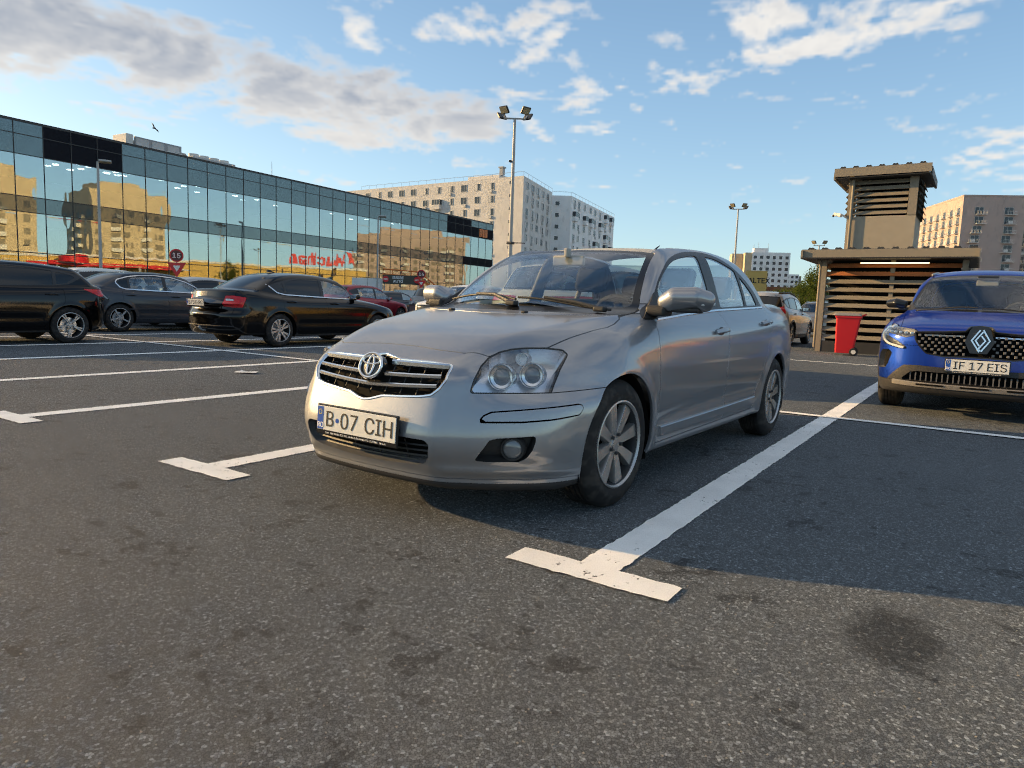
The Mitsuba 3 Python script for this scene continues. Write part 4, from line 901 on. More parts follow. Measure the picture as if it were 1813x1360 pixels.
def hero_sdf():
    P = spl(.2, .82, .5, .868, .94, .882, 1.5, .879, 2.4, .882, 3.3, .879, 3.75, .868, 4.2, .83, 4.6, .76)
    S = pch(.12, -.09, .2, -.045, .30, -.022, .42, -.012, .58, 0, .66, 0, .76, -.009, .86, -.024, .93, -.046, 1.0, -.085, 1.1, -.15)
    Th = spl(-.1, .60, .05, .690, .2, .766, .45, .848, .8, .914, 1.15, .968, 1.5, 1.0, 2.2, 1.01, 3.2, 1.035, 3.9, 1.075, 4.25, 1.085, 4.5, 1.075, 4.62, 1.055)
    xc = pch(-.1, .38, .1, .425, .4, .495, .8, .57, 1.2, .665, 1.6, .72, 5, .76)
    yf = spl(.10, .14, .18, .06, .23, .055, .32, .012, .42, .0, .50, .018, .60, .048, .68, .085, .76, .20, .9, .5)
    Cf = spl(0, 0, .2, .008, .34, .022, .42, .043, .50, .094, .60, .165, .68, .24, .75, .315, .80, .385, .87, .52)
    yr = spl(.15, 4.50, .3, 4.62, .5, 4.645, .7, 4.63, .85, 4.60, 1.0, 4.585, 1.1, 4.55)
    Cr = spl(0, 0, .3, .012, .5, .045, .65, .11, .75, .19, .82, .30)
    bot = pch(0, .175, .5, .165, .8, .19, 1.2, .20, 3.4, .22, 4.0, .24, 4.6, .28)
    G = pch(.9, .765, 1.0, .742, 1.1, .712, 1.2, .675, 1.3, .632, 1.4, .585, 1.5, .53)
    Gy = pch(1.1, -.02, 1.7, -.004, 2.3, 0, 2.8, .012, 3.4, .008, 3.9, -.025)
    R = spl(1.4, 1.29, 1.75, 1.368, 2.1, 1.425, 2.5, 1.456, 2.9, 1.462, 3.2, 1.447, 3.5, 1.40, 4.0, 1.24)
    def f(x, y, z):
        x = np.abs(x)
        r1 = np.sqrt((y - .94) ** 2 + (z - .32) ** 2); r2 = np.sqrt((y - 3.64) ** 2 + (z - .32) ** 2)
        W = P(y) + S(z) + .011 * (np.exp(-((r1 - .36) / .045) ** 2) + np.exp(-((r2 - .36) / .045) ** 2)) * (z > .05)
        # shallow fold along the lower door
        W = W - .011 * np.exp(-((z - .425 - .03 * (y - 2) + .03 * (y - 2.2) ** 2) / .045) ** 2) * (1 / (1 + np.exp(-(y - 1.35) / .03))) * (1 / (1 + np.exp((y - 3.15) / .03)))
        side = x - W
        crease = .20 * ramp(x - xc(y), .02) + .55 * ramp(x - .70, .10) ** 1.6
        T = Th(y) - .012 * (x / .6) ** 2 - crease
        top = (z - T) * .93
        dz = z - .30
        yF = yf(z) + Cf(x) + .035 * ramp(x - .42, .015) + .45 * ramp(x - .492, .02) * (1 / (1 + np.exp(-(z - .60) / .022)))
        # lower lip steps out, bumper line in the corner
        yF = yF - .016 * np.exp(-((z - .262) / .026) ** 2) * (1 / (1 + np.exp(-(x - .40) / .03)))
        front = (yF - y) * .9
        rear = (y - (yr(z) - Cr(x))) * .92
        low = smax(smax(side, top, .10), bot(y) - z, .04)
        low = smax(low, front, .05)
        low = smax(low, rear, .09)
        g = (x - (G(z) + Gy(y))) * .93
        roof = (z - (R(y) - .035 * (x / .62) ** 2 - .03 * (x / .62) ** 4)) * .97
        yw = 1.125 + (z - .965) * 1.66 + .22 * ((z - .965) / .45) ** 2 * .6 + .28 * (x / .72) ** 2.0 * (1.15 - .9 * np.clip((z - .95) / .45, 0, 1))
        ws = (yw - y) * .52
        yb = 4.06 - (z - 1.07) * 1.35 - .5 * (z - 1.07) ** 2 - .25 * (x / .65) ** 2
        bl = (y - yb) * .6
        up = smax(g, roof, .09)
        up = smax(up, ws, .045)
        up = smax(up, bl, .06)
        up = smax(up, .8 - z, .02)
        return smin(low, up, .05)
    return f
# ------------------------------------------------------------------ cars
def march(f, o, d, t0, t1, n=220):
    """first point on f = 0 along o + t d ; arrays"""
    o = np.atleast_2d(np.asarray(o, float)); d = np.broadcast_to(np.asarray(d, float), o.shape)
    t = np.linspace(t0, t1, n)
    p = o[:, None] + t[None, :, None] * d[:, None]
    v = f(p[..., 0], p[..., 1], p[..., 2])
    c = (v[:, :-1] > 0) & (v[:, 1:] <= 0)
    i = np.where(c.any(1), c.argmax(1), np.abs(v).argmin(1).clip(0, n - 2))
    r = np.arange(len(o)); a, b = v[r, i], v[r, i + 1]
    k = np.clip(np.where(np.abs(a - b) > 1e-9, a / (a - b), 0), 0, 1)
    return o + (t[i] + k * (t[1] - t[0]))[:, None] * d

class Car:
    """builds one vehicle in its own frame: front at y = 0, +y to the rear, z up, x to its left"""
    def __init__(self, root, f, loc, rz, grid=.014, lo=None, hi=None):
        self.root, self.f = root, f
        self.M = matrix4(loc, rz)
        if f is not None:
            V, F = surface_net(f, lo, hi, grid)
            self.rest = Skin(snap(f, V), F)
    def front(self, x, z): x, z = np.broadcast_arrays(np.asarray(x, float), np.asarray(z, float)); return march(self.f, np.stack([x, np.full(x.shape, -.25), z], -1), (0, 1, 0), 0, 1.6)
    def rear(self, x, z, y=5.2): x, z = np.broadcast_arrays(np.asarray(x, float), np.asarray(z, float)); return march(self.f, np.stack([x, np.full(x.shape, y), z], -1), (0, -1, 0), 0, 1.6)
    def side(self, y, z, s=1): y, z = np.broadcast_arrays(np.asarray(y, float), np.asarray(z, float)); return march(self.f, np.stack([np.full(y.shape, 1.1 * s), y, z], -1), (-s, 0, 0), 0, .9)
    def top(self, x, y): x, y = np.broadcast_arrays(np.asarray(x, float), np.asarray(y, float)); return march(self.f, np.stack([x, y, np.full(x.shape, 1.9)], -1), (0, 0, -1), 0, 1.6)
    def diag(self, u, v, s=1):
        """point on the skin for the front-corner projection u = (|x| + y)/sqrt2, v = z"""
        u, v = np.broadcast_arrays(np.asarray(u, float), np.asarray(v, float)); k = .70710678
        o = np.stack([(u * k + 1.2 * k) * s, u * k - 1.2 * k, v], -1)
        return march(self.f, o, (-k * s, k, 0), 0, 1.7)
    def normal(self, p): return unit(grad(self.f, np.atleast_2d(p)))
    def carve(self, d, gap=.0022):
        """take the part of the remaining skin where d < 0 (d a function of x, y, z)"""
        a, rest = self.rest.cut(d(*self.rest.xyz()) + gap)
        # the outer edge of the gap
        _, out = self.rest.cut(d(*self.rest.xyz()) - gap) if gap else (None, rest)
        self.rest = out
        return a
    def skin(self, name, sk, mat, inset=0., flange=.012, parent=''):
        if sk.n == 0: return None
        return self.add(name, skin_mesh(self.f, sk, inset, flange), mat, parent=parent)
    def add(self, name, mesh, mat, smooth=False, parent='', emit=None):
        key = f'{self.root}__{parent}__{name}' if parent else f'{self.root}__{name}'
        return add(key, mesh, mat, smooth, self.M, emit=emit)
    def local(self, key): return key[len(self.root) + 2:]

def both(fn):
    for s in (1, -1): fn(s)
def flipx(m):
    m = m.copy(); m.apply_transform(np.diag([-1., 1, 1, 1])); return m

def wheel_parts(R=.322, rim=.217, w=.215, kind='eight', n=64):
    """tyre, rim meshes about the x axis, outer face towards +x; returns dict of name: (mesh, smooth)"""
    h = w / 2
    tp = [(-h + .03, rim - .012), (-h + .006, rim + .004), (-h - .002, rim + .035), (-h + .004, R - .05), (-h + .018, R - .02), (-h + .034, R - .006)]
    for k in range(5):
        a = -h + .038 + k * (w - .076) / 5; b = a + (w - .076) / 5 - .009
        tp += [(a, R), (b, R), (b + .001, R - .007), (b + .008, R - .007)]
    tp = tp[:-2]
    tp += [(h - .034, R - .006), (h - .018, R - .02), (h - .004, R - .05), (h + .002, rim + .035), (h - .006, rim + .004), (h - .03, rim - .012)]
    out = {'tyre': (lathe(tp, 96), 40)}
    barrel = lathe([(-h + .02, rim - .02), (-h + .02, rim), (h - .012, rim + .002), (h - .003, rim + .001), (h - .001, rim - .006), (h - .012, rim - .012), (h - .05, rim - .022), (-h + .03, rim - .03)], 72)
    xf = h - .018   # spoke face plane
    def spoke(r0, r1, w0, w1, th=.030, dish=.012, t0=0., t1=0., skew=0.):
        """bar in the yz plane along +z with bevelled flanks"""
        nseg = 7; L = []
        t = np.linspace(0, 1, nseg)
        rr = r0 + (r1 - r0) * t; ww = (w0 + (w1 - w0) * t ** 1.2) / 2; xx = xf - dish * (1 - t) ** 2 - .004 * t + 0
        off = skew * t
        prof = lambda i: [(xx[i] - th, -ww[i] * 1.25 + off[i]), (xx[i] - .009, -ww[i] * 1.14 + off[i]), (xx[i], -ww[i] + .0 + off[i]), (xx[i], ww[i] + off[i]), (xx[i] - .009, ww[i] * 1.14 + off[i]), (xx[i] - th, ww[i] * 1.25 + off[i])]
        V = np.array([[(x, y, rr[i]) for x, y in prof(i)] for i in range(nseg)]).reshape(-1, 3)
        F = []
        for i in range(nseg - 1):
            for k in range(6):
                a, b = i * 6 + k, i * 6 + (k + 1) % 6; F += [[a, b, a + 6], [b, b + 6, a + 6]]
        F += [[0, k + 1, k] for k in range(1, 5)] + [[(nseg - 1) * 6, (nseg - 1) * 6 + k, (nseg - 1) * 6 + k + 1] for k in range(1, 5)]
        m = trimesh.Trimesh(V, F, process=False)
        if m.volume < 0: m.faces = m.faces[:, ::-1]
        return m
    sp = []
    if kind == 'eight':
        for k in range(8): sp.append(put(spoke(.035, rim - .012, .036, .066, .034), rot=rotm(k * 45 + 12, [1, 0, 0])))
    elif kind == 'double':
        for k in range(5):
            for q in (-1, 1): sp.append(put(spoke(.03, rim - .012, .020, .026, .03, .016, skew=q * .034), rot=rotm(k * 72 + q * 3, [1, 0, 0])))
    elif kind == 'ten':
        for k in range(10): sp.append(put(spoke(.035, rim - .012, .026, .048, .03), rot=rotm(k * 36 + (6 if k % 2 else -6), [1, 0, 0])))
    elif kind == 'five':
        for k in range(5): sp.append(put(spoke(.03, rim - .012, .030, .040, .03, .006, skew=.05), rot=rotm(k * 72, [1, 0, 0])))
    elif kind == 'seven':
        for k in range(7): sp.append(put(spoke(.03, rim - .012, .045, .075, .03, .01), rot=rotm(k * 360 / 7, [1, 0, 0])))
    hub = lathe([(xf - .05, 0), (xf - .05, .062), (xf - .012, .058), (xf - .010, .034), (xf - .004, .031), (xf - .003, 0)], 40)
    lip = lathe([(h - .010, rim + .002), (h - .002, rim + .001), (h + .000, rim - .006), (h - .010, rim - .013), (h - .022, rim - .012)], 72)
    out['barrel'] = (barrel, 30); out['rim'] = (cat(lip, hub, *sp), 30)
    nuts = [put(cyl(.0095, .02, axis='x', n=6), (xf - .008, .049 * math.cos(a), .049 * math.sin(a))) for a in np.arange(5) * 2 * math.pi / 5 + .3]
    out['wheel_nuts'] = (cat(*nuts), False)
    out['brake_disc'] = (lathe([(-.02, .05), (-.02, .14), (.0, .14), (.0, .05)], 40), 30)
    return out
WHEELS = {}
WHEEL_MAT = {'tyre': 'm_rubber', 'rim': 'm_alloy', 'barrel': 'm_dark_trim', 'wheel_nuts': 'm_dark_trim', 'brake_disc': 'm_reflector'}  # barrel coloured dark to paint in the shade between the spokes
def add_wheels(car, spots, x, z, R, rim, w=.215, kind='eight', steer=0., sides=(1, -1), rimmat='m_alloy', spin=0.):
    ck = (R, rim, w, kind)
    if ck not in WHEELS: WHEELS[ck] = {k: shape(*v) for k, v in wheel_parts(R, rim, w, kind).items()}
    for y in spots:
        for s in sides:
            root = free_key(f'{car.root}__wheel')
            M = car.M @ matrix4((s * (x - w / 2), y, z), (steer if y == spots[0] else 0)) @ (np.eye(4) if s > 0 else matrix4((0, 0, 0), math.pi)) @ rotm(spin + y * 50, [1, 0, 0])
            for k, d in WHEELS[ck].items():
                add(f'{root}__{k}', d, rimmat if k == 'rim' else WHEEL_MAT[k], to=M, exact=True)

def ribbon_box(P, N, wdt, thk):
    """flat moulding along points P with surface normals N"""
    b = .3 * thk
    return sweep(P, [(-wdt / 2, -.004), (-wdt / 2, thk - b), (-wdt / 2 + b, thk), (wdt / 2 - b, thk), (wdt / 2, thk - b), (wdt / 2, -.004)], N)

def oval(a, b, n=36, ph=0.):
    t = np.arange(n) * 2 * math.pi / n + ph; return np.stack([a * np.cos(t), b * np.sin(t)], -1)

def plate(car, at, pitch, text, w=.52, h=.115, rear=False, name='number_plate', text_h=.072, text_gap=.0, roll=0., dot=None, note=None, heavy=False):
    """number plate with blue band; local frame x right as read, y up, z out"""
    out = -1 if not rear else 1
    X = np.array([1., 0, 0]) if not rear else np.array([-1., 0, 0])
    Z = np.array([0, out * math.cos(pitch), math.sin(pitch)]); Y = np.cross(Z, X)
    M = frame(X, Y, Z, at)
    def A(n, m, mat, parent=name): return car.add(n, put(m, rot=M) if False else _xf(m, M), mat, parent=parent)
    car.add(name, _xf(rbox(w + .016, h + .030, .012, .005, (0, -.004, -.004)), M), 'm_gloss_black', 30)
    A('sheet', rbox(w, h, .004, .0018, (0, .002, .004)), 'm_plate_white')
    A('country_band', box(.040, h - .006, .001, (-w / 2 + .023, .002, .0070)), 'm_plate_blue')
    t = meshkit.text_mesh('RO', .024, .0008, True); t.apply_translation((-w / 2 + .005 - t.bounds[0][0], -.043, .0077)); t.apply_transform(np.diag([1, 1, 1, 1.]))
    A('country_code', t, 'm_print_white')
    st = cat(*[put(cyl(.0024, .0008, n=5), (-w / 2 + .023 + .011 * math.cos(a), .030 + .011 * math.sin(a), .008)) for a in np.arange(12) * math.pi / 6])
    A('stars', st, 'm_print_yellow')
    L = []
    x = -w / 2 + .066
    words = text.split(' ')
    ms = [meshkit.text_mesh(q, text_h, .0016, heavy) for q in words]
    for m in ms: m.apply_translation((-m.bounds[0][0], 0, 0))
    tot = sum(m.bounds[1][0] for m in ms); room = w - .066 - .02
    gap = (room - tot * 1.0) / max(len(ms) - 1, 1); sc = 1.0
    if gap < .015: sc = (room - .02 * (len(ms) - 1)) / tot; gap = .02
    gap = min(gap, .062)
    x += (room - tot * sc - gap * (len(ms) - 1)) / 2
    for i, m in enumerate(ms):
        m.apply_transform(np.diag([sc, 1, 1, 1])); m.apply_translation((x, -text_h / 2 + .002, .0066))
        L.append(m); x += m.bounds[1][0] - m.bounds[0][0] + gap
        if dot and i == 0: A('sticker', cyl(.011, .001, (x - gap / 2, -.002, .0070)), 'm_plate_blue')
    A('characters', cat(*L), 'm_print_black')
    if note:
        n = meshkit.text_mesh(note, .0085, .0008); n.apply_translation((-n.bounds[:, 0].mean(), -h / 2 - .013, .0022)); sx = min(1, (w - .02) / (n.bounds[1][0] - n.bounds[0][0])); n.apply_transform(np.diag([sx, 1, 1, 1])); A('dealer_print', n, 'm_print_white')
def _xf(m, M):
    m = m.copy(); m.apply_transform(M); return m

def seat(w=.50, lean=18):
    base = rbox(w, .50, .16, .06, (0, 0, .30), 3)
    back = put(rbox(w * .96, .13, .62, .06, (0, 0, .31), 3), (0, .22, .34), rotm(-lean, [1, 0, 0]))
    head = put(rbox(.26, .10, .19, .045, (0, 0, .78), 3), (0, .22, .34), rotm(-lean, [1, 0, 0]))
    return cat(base, back), head

def cabin(car, wb, half=.62, floor=.28, dash_y=1.62, dash_z=.93, seat_y=2.15, rear_y=3.0, z0=.17, wheel_side=1, headliner=None):
    """what shows through the glass: floor, dashboard, seats, steering wheel, mirror"""
    car.add('dashboard', cat(rbox(half * 2, .42, .22, .07, (0, dash_y - .02, dash_z - .13), 3), box(half * 2, .3, .42, (0, dash_y - .1, .52))), 'm_interior', 40)
    for s in (1, -1):
        b, h = seat(); k = car.add('front_seat', put(b, (s * .36, seat_y, z0)), 'm_seat', 40)
        car.add('headrest', put(h, (s * .36, seat_y, z0)), 'm_seat', 40, parent=car.local(k))
    b, h = seat(1.2, 22)
    k = car.add('rear_seat', put(b, (0, rear_y, z0)), 'm_seat', 40)
    for s in (1, -1): car.add('headrest', put(h, (s * .36, rear_y, z0)), 'm_seat', 40, parent=car.local(k))
    st = put(tube(np.c_[oval(.185, .185, 32), np.zeros(32)], .015, 8, True), (wheel_side * .36, dash_y + .28, dash_z - .02), rotm(-62, [1, 0, 0]))
    sp = put(cat(rbox(.30, .05, .03, .012), rbox(.12, .10, .05, .02), rbox(.05, .16, .03, .012, (0, -.07, 0))), (wheel_side * .36, dash_y + .28, dash_z - .02), rotm(-62, [1, 0, 0]))
    k = car.add('steering_wheel', cat(st, sp), 'm_interior', 40)
    car.add('floor', box(half * 2.05, 2.6, .04, (0, wb * .5 + .95, floor)), 'm_liner')
# ------------------------------------------------------------------ the silver saloon in the foreground
def build_hero():
    f = hero_sdf()
    C = Car('silver_sedan', f, (-1.192, .0435, 0), -.035, .0135, (-.95, -.1, .1), (.95, 4.75, 1.52))
    tag(C.root, 'silver four-door saloon nearest the camera, chrome grille and bumper lit by the sun', 'car')
    YF, YR, ZW = .925, 3.645, .322
    K = .70710678
    # wheel openings, underside
    for yc in (YF, YR):
        C.carve(lambda x, y, z: np.maximum(np.hypot(y - yc, (z - .315) * 1.0) - .362, .40 - np.abs(x)), 0)
    under = C.carve(lambda x, y, z: np.where(y < 1.0, z - .207, z - .222), 0)
    C.skin('underbody', under, 'm_cladding', 0, 0)
    # windows
    dlo = smooth_poly([(1.30, .928), (1.516, 1.031), (1.706, 1.177), (1.90, 1.282), (2.10, 1.34), (2.337, 1.378), (2.612, 1.396), (2.78, 1.392), (2.943, 1.373), (3.09, 1.333), (3.198, 1.293), (3.338, 1.228), (3.477, 1.139), (3.57, 1.042), (2.509, 1.004), (1.892, .969), (1.454, .938)], .01)
    def fine(q, i0, i1, n=5):
        q = np.array(q, float); o = []
        for i in range(len(q)):
            o.append(q[i])
            if i0 <= i < i1:
                p0, p1, p2, p3 = q[max(i - 1, 0)], q[i], q[i + 1], q[min(i + 2, len(q) - 1)]
                for t in np.arange(1, n) / n: o.append(.5 * (2 * p1 + (p2 - p0) * t + (2 * p0 - 5 * p1 + 4 * p2 - p3) * t * t + (3 * p1 - p0 - 3 * p2 + p3) * t ** 3))
        return o
    dlo = smooth_poly(fine([(1.30, .928), (1.516, 1.031), (1.706, 1.177), (1.90, 1.282), (2.10, 1.34), (2.337, 1.378), (2.612, 1.396), (2.78, 1.392), (2.943, 1.373), (3.09, 1.333), (3.198, 1.293), (3.338, 1.228), (3.477, 1.139), (3.57, 1.042), (2.509, 1.004), (1.892, .969), (1.454, .938)], 1, 12), .008)
    wins = [('front_door_glass', [(1.60, .966), (1.625, 1.093), (1.731, 1.178), (1.879, 1.252), (2.044, 1.303), (2.226, 1.337), (2.458, 1.355), (2.44, 1.272), (2.433, 1.156), (2.412, 1.012), (1.892, .982)]),
            ('rear_door_glass', [(2.613, 1.366), (2.783, 1.362), (2.966, 1.332), (3.13, 1.287), (3.135, 1.185), (3.128, 1.04), (2.591, 1.02), (2.585, 1.127)]),
            ('quarter_glass', [(3.186, 1.262), (3.291, 1.203), (3.394, 1.126), (3.445, 1.052), (3.175, 1.042), (3.182, 1.16)])]
    for s in (1, -1):
        d = sdist(dlo); tr = C.carve(lambda x, y, z: np.maximum(d(y, z), .3 - s * x), .0)
        sub = Car(C.root, None, (0, 0, 0), 0); sub.f, sub.M, sub.rest = f, C.M, tr
        for nm, poly in wins:
            dd = sdist(smooth_poly(fine(poly, *{'front_door_glass': (1, 6), 'rear_door_glass': (0, 3), 'quarter_glass': (0, 2)}[nm]), .008)); g = sub.carve(lambda x, y, z: dd(y, z), .0)
            C.skin(nm, g, 'm_side_glass', .004, 0)
        C.skin('window_frame', sub.rest, 'm_dark_trim', -.001, .02)
        # bright strip along the window sill
        t = np.linspace(1.44, 3.56, 40); zb = np.interp(t, [1.44, 1.892, 2.509, 3.57], [.933, .964, .999, 1.036]); p = C.side(t, zb, s); C.add('sill_trim', ribbon_box(p, C.normal(p), .016, .006), 'm_chrome', 40)
    wsp = np.array([(.0, 1.366), (.25, 1.36), (.45, 1.35), (.545, 1.338), (.575, 1.26), (.614, 1.165), (.655, 1.06), (.70, .955), (.45, .945), (0, .94)])
    wsp = smooth_poly(np.vstack([wsp, wsp[::-1] * [-1, 1]]), .02)
    dws = sdist(wsp); ws = C.carve(lambda x, y, z: np.maximum(dws(x, z), np.maximum(y - 2.3, .85 - z) if False else y - 2.3), .001)
    # keep only the raked part (not the nose, which has the same x and z)
    keep = lambda x, y, z: np.maximum(1.06 + .09 * (x / .6) ** 2 - y, 0) - 1e-3
    glass, nose = ws.cut(keep(*ws.xyz())); 
    C.rest = Skin(np.vstack([C.rest.V, nose.V]), np.vstack([C.rest.F, nose.F + len(C.rest.V)]))
    wi = np.array([(0, 1.350), (.25, 1.344), (.43, 1.334), (.515, 1.322), (.545, 1.25), (.58, 1.165), (.618, 1.07), (.648, 1.0), (.45, .99), (0, .985)])
    dwi = sdist(smooth_poly(np.vstack([wi, wi[::-1] * [-1, 1]]), .02)); inner, ring = glass.cut(dwi(glass.V[:, 0], glass.V[:, 2]))
    C.skin('windscreen', inner, 'm_windscreen', .002, 0); C.skin('windscreen_surround', ring, 'm_gloss_black', .002, .01)
    rw = smooth_poly([(-.56, 1.37), (.56, 1.37), (.66, 1.10), (-.66, 1.10)], .03); drw = sdist(rw)
    C.skin('rear_window', C.carve(lambda x, y, z: np.maximum(drw(x, z), 3.0 - y), .001), 'm_side_glass', .003, .01)
    # head lamps
    lamp = smooth_poly([(.481, .605), (.501, .662), (.534, .717), (.575, .754), (.629, .777), (.683, .789), (.747, .795), (.845, .796), (.930, .789), (.951, .770), (.902, .707), (.867, .643), (.849, .608), (.751, .606), (.615, .606)], .006)
    dl = sdist(lamp)
    for s in (1, -1):
        L = C.carve(lambda x, y, z: np.maximum(dl((s * x + y) * K, z), np.maximum(.2 - s * x, y - .8)), .003)
        k = C.local(C.skin('headlight', L, 'm_lamp_lens', .003, 0))
        sh = skin_mesh(f, L, .075, 0); C.add('reflector', sh, 'm_reflector', parent=k)
        a = skin_mesh(f, L, .003, .078); n0 = len(L.V); nf = len(L.F)
        C.add('housing', (a[0], a[1][nf:], a[2]), 'm_reflector', parent=k)
        e = np.vstack([lamp, lamp[:1]]); u = np.linspace(0, len(e) - 1, 120); pts = np.stack([np.interp(u, np.arange(len(e)), e[:, j]) for j in (0, 1)], -1)
        rp = C.diag(pts[:-1, 0], pts[:-1, 1], s); rp -= C.normal(rp) * .006
        C.add('lens_edge', tube(rp, .0045, 6, True), 'm_gloss_black', True, parent=k)
        def lampunit(name, pos, r, depth, dome=True):
            pos = np.array(pos, float); pos[0] *= s; nrm = unit(np.array([s * .32, -1, .06])); b = unit(np.cross(nrm, [0, 0, 1.])); M = frame(b, np.cross(nrm, b), nrm, pos)
            q = C.add(name, _xf(lathe([(0, r * .70), (.006, r * .74), (.012, r * .98), (.020, r * 1.04), (.022, r * 1.10), (.004, r * 1.16), (-.05, r * 1.05), (-.05, r * .6)], 36, 'z'), M), 'm_chrome', 40, parent=k)
            if dome:
                dm = trimesh.creation.icosphere(subdivisions=3, radius=r * .74); dm.vertices[:, 2] *= .45; C.add(name + '_bulb_lens', _xf(dm, M), 'm_lens_ball', True, parent=k)
            else:
                dm = trimesh.creation.icosphere(subdivisions=3, radius=r * .8); dm.vertices[:, 2] *= .4; C.add(name + '_bulb_lens', _xf(dm, M), 'm_lamp_white', True, parent=k)
        lampunit('projector', (.575, .315, .670), .052, .05)
        lampunit('main_beam', (.658, .435, .677), .050, .05)
        lampunit('side_lamp', (.595, .445, .745), .026, .03, False)
        # bumper moulding in the corner
        st = smooth_poly([(.518, .484), (.538, .511), (.573, .527), (.71, .537), (.979, .557), (1.003, .546), (.981, .511), (.847, .495), (.71, .486)], .006); ds = sdist(st)
        Q = C.carve(lambda x, y, z: np.maximum(ds((s * x + y) * K, z), .3 - s * x), .0035)
        C.skin('bumper_moulding', Q, 'm_paint_silver', -.007, .02)
        # fog lamp recess
        fg = smooth_poly([(.503, .316), (.525, .35), (.564, .408), (.60, .417), (.648, .419), (.766, .426), (.772, .411), (.758, .365), (.732, .328), (.70, .311), (.55, .311)], .006); df = sdist(fg)
        Q = C.carve(lambda x, y, z: np.maximum(df((s * x + y) * K, z), .3 - s * x), 0)
        a = skin_mesh(f, Q, 0, .055); C.add('fog_lamp_recess', (a[0], a[1][len(Q.F):], a[2]), 'm_black_plastic')
        C.add('fog_lamp_recess', skin_mesh(f, Q, .05, 0), 'm_black_plastic')
        c0 = C.diag(.662, .366, s)[0]; nn = unit(np.array([s * .45, -1, 0])); b = unit(np.cross(nn, [0, 0, 1.])); M = frame(b, np.cross(nn, b), nn, c0 - nn * .030)
        fk = C.local(C.add('fog_lamp', _xf(lathe([(-.03, .028), (-.03, .060), (.012, .052), (.012, .044), (0, .042), (-.01, .03)], 32, 'z'), M), 'm_black_plastic', 40))
        dm = trimesh.creation.icosphere(subdivisions=3, radius=.044); dm.vertices[:, 2] *= .35; C.add('lens', _xf(dm, M), 'm_lens_ball', True, parent=fk)
    # bonnet
    hd = [(0, .258), (.119, .258), (.276, .248), (.404, .256), (.436, .281), (.505, .303), (.550, .416), (.588, .470), (.648, .556), (.680, .72), (.700, .806), (.734, .979), (.732, 1.056), (.712, 1.15), (.675, 1.208)]
    hr = [(x, 1.094 + .095 * (x / .6) ** 2) for x in (.60, .45, .3, .15, 0)]
    hp = smooth_poly(hd + hr + [(-x, y) for x, y in (hd + hr)[::-1]], .012); dh = sdist(hp)
    C.skin('bonnet', C.carve(lambda x, y, z: np.maximum(dh(x, y), .70 - z), .0028), 'm_paint_silver', 0, .02)
    C.skin('cowl', C.carve(lambda x, y, z: np.maximum(np.maximum(np.abs(x) - .70, y - 1.42), np.maximum(1.05 - y, z - 1.0)), 0), 'm_black_plastic', .004, .02)
    # grille
    gr = [(0, .536), (.035, .540), (.07, .550), (.108, .561), (.20, .568), (.315, .577), (.375, .588), (.405, .615), (.425, .655), (.415, .716), (.30, .722), (.12, .722), (.0, .74)]
    gp = smooth_poly(gr + [(-x, z) for x, z in gr[::-1]], .012); dg = sdist(gp)
    Q = C.carve(lambda x, y, z: np.maximum(dg(x, z), y - .26), 0)
    a = skin_mesh(f, Q, 0, .05); C.add('grille', (a[0], a[1][len(Q.F):], a[2]), 'm_gloss_black'); C.add('grille_back', skin_mesh(f, Q, .06, 0), 'm_liner', parent='grille')
    e = np.vstack([gp, gp[:1]]); cum = np.r_[0, np.cumsum(np.linalg.norm(np.diff(e, axis=0), axis=1))]; u = np.linspace(0, cum[-1], 200)[:-1]
    pts = np.stack([np.interp(u, cum, e[:, j]) for j in (0, 1)], -1); p3 = C.front(pts[:, 0], pts[:, 1]); n3 = C.normal(p3)
    C.add('surround', sweep(p3 - n3 * .002, [(-.006, -.006), (-.006, .002), (-.003, .006), (.004, .006), (.009, 0), (.010, -.008)], n3, True), 'm_chrome', 40, parent='grille')
    def bar(x0, x1, zf, hgt, dep, mat='m_chrome', name='slat'):
        x = np.linspace(x0, x1, 36); p = C.front(x, zf(x)); n = np.tile([0, -1., .12], (36, 1)); p[:, 1] += dep
        C.add(name, sweep(p, [(-hgt * .5, -.02), (-hgt * .5, .0), (-hgt * .25, .006), (hgt * .3, .004), (hgt * .5, -.004), (hgt * .5, -.02)], n), mat, 40, parent='grille')
    for s in (1, -1):
        xs = (.085, .402) if s > 0 else (-.402, -.085)
        bar(*xs, lambda x: .706 + .004 * np.abs(x), .028, .004, name='top_bar')
        bar(xs[0] if s > 0 else xs[0] + .01, xs[1] - .01 if s > 0 else xs[1], lambda x: .655 + .045 * np.abs(x) ** 1.5, .021, .012)
    bar(-.385, .385, lambda x: .606 + .065 * np.abs(x) ** 1.3, .021, .012)
    for x in np.arange(-.36, .361, .09):
        p = C.front([x, x], [.575 + .0 * abs(x), .70]); p[:, 1] += .034; C.add('rib', tube(p, .003, 5), 'm_dark_trim', True, parent='grille')
    # emblem: three ovals on a dark disc
    c0 = C.front(0., .682)[0]; nb = unit(np.array([0, -1, .35])); X = np.array([1., 0, 0]); Y = np.cross(nb, X); M = frame(X, Y, nb, c0 + nb * .012)
    R3 = lambda q, r, z=0.: _xf(tube(np.c_[q, np.full(len(q), z)], r, 8, True), M)
    eb = C.local(C.add('emblem', _xf(put(lathe([(-.03, 0), (-.03, .070), (0, .070), (.004, .064), (.006, 0)], 44, 'z'), scale=(1, .86, 1)) , M), 'm_gloss_black', 40))
    ringq = lambda a, b, cy, r: R3(oval(a, b, 48) + [0, cy], r, .008)
    C.add('badge', cat(ringq(.069, .058, 0, .0075), ringq(.020, .045, .002, .0055), ringq(.055, .0175, .024, .0055)), 'm_chrome', 40, parent=eb)
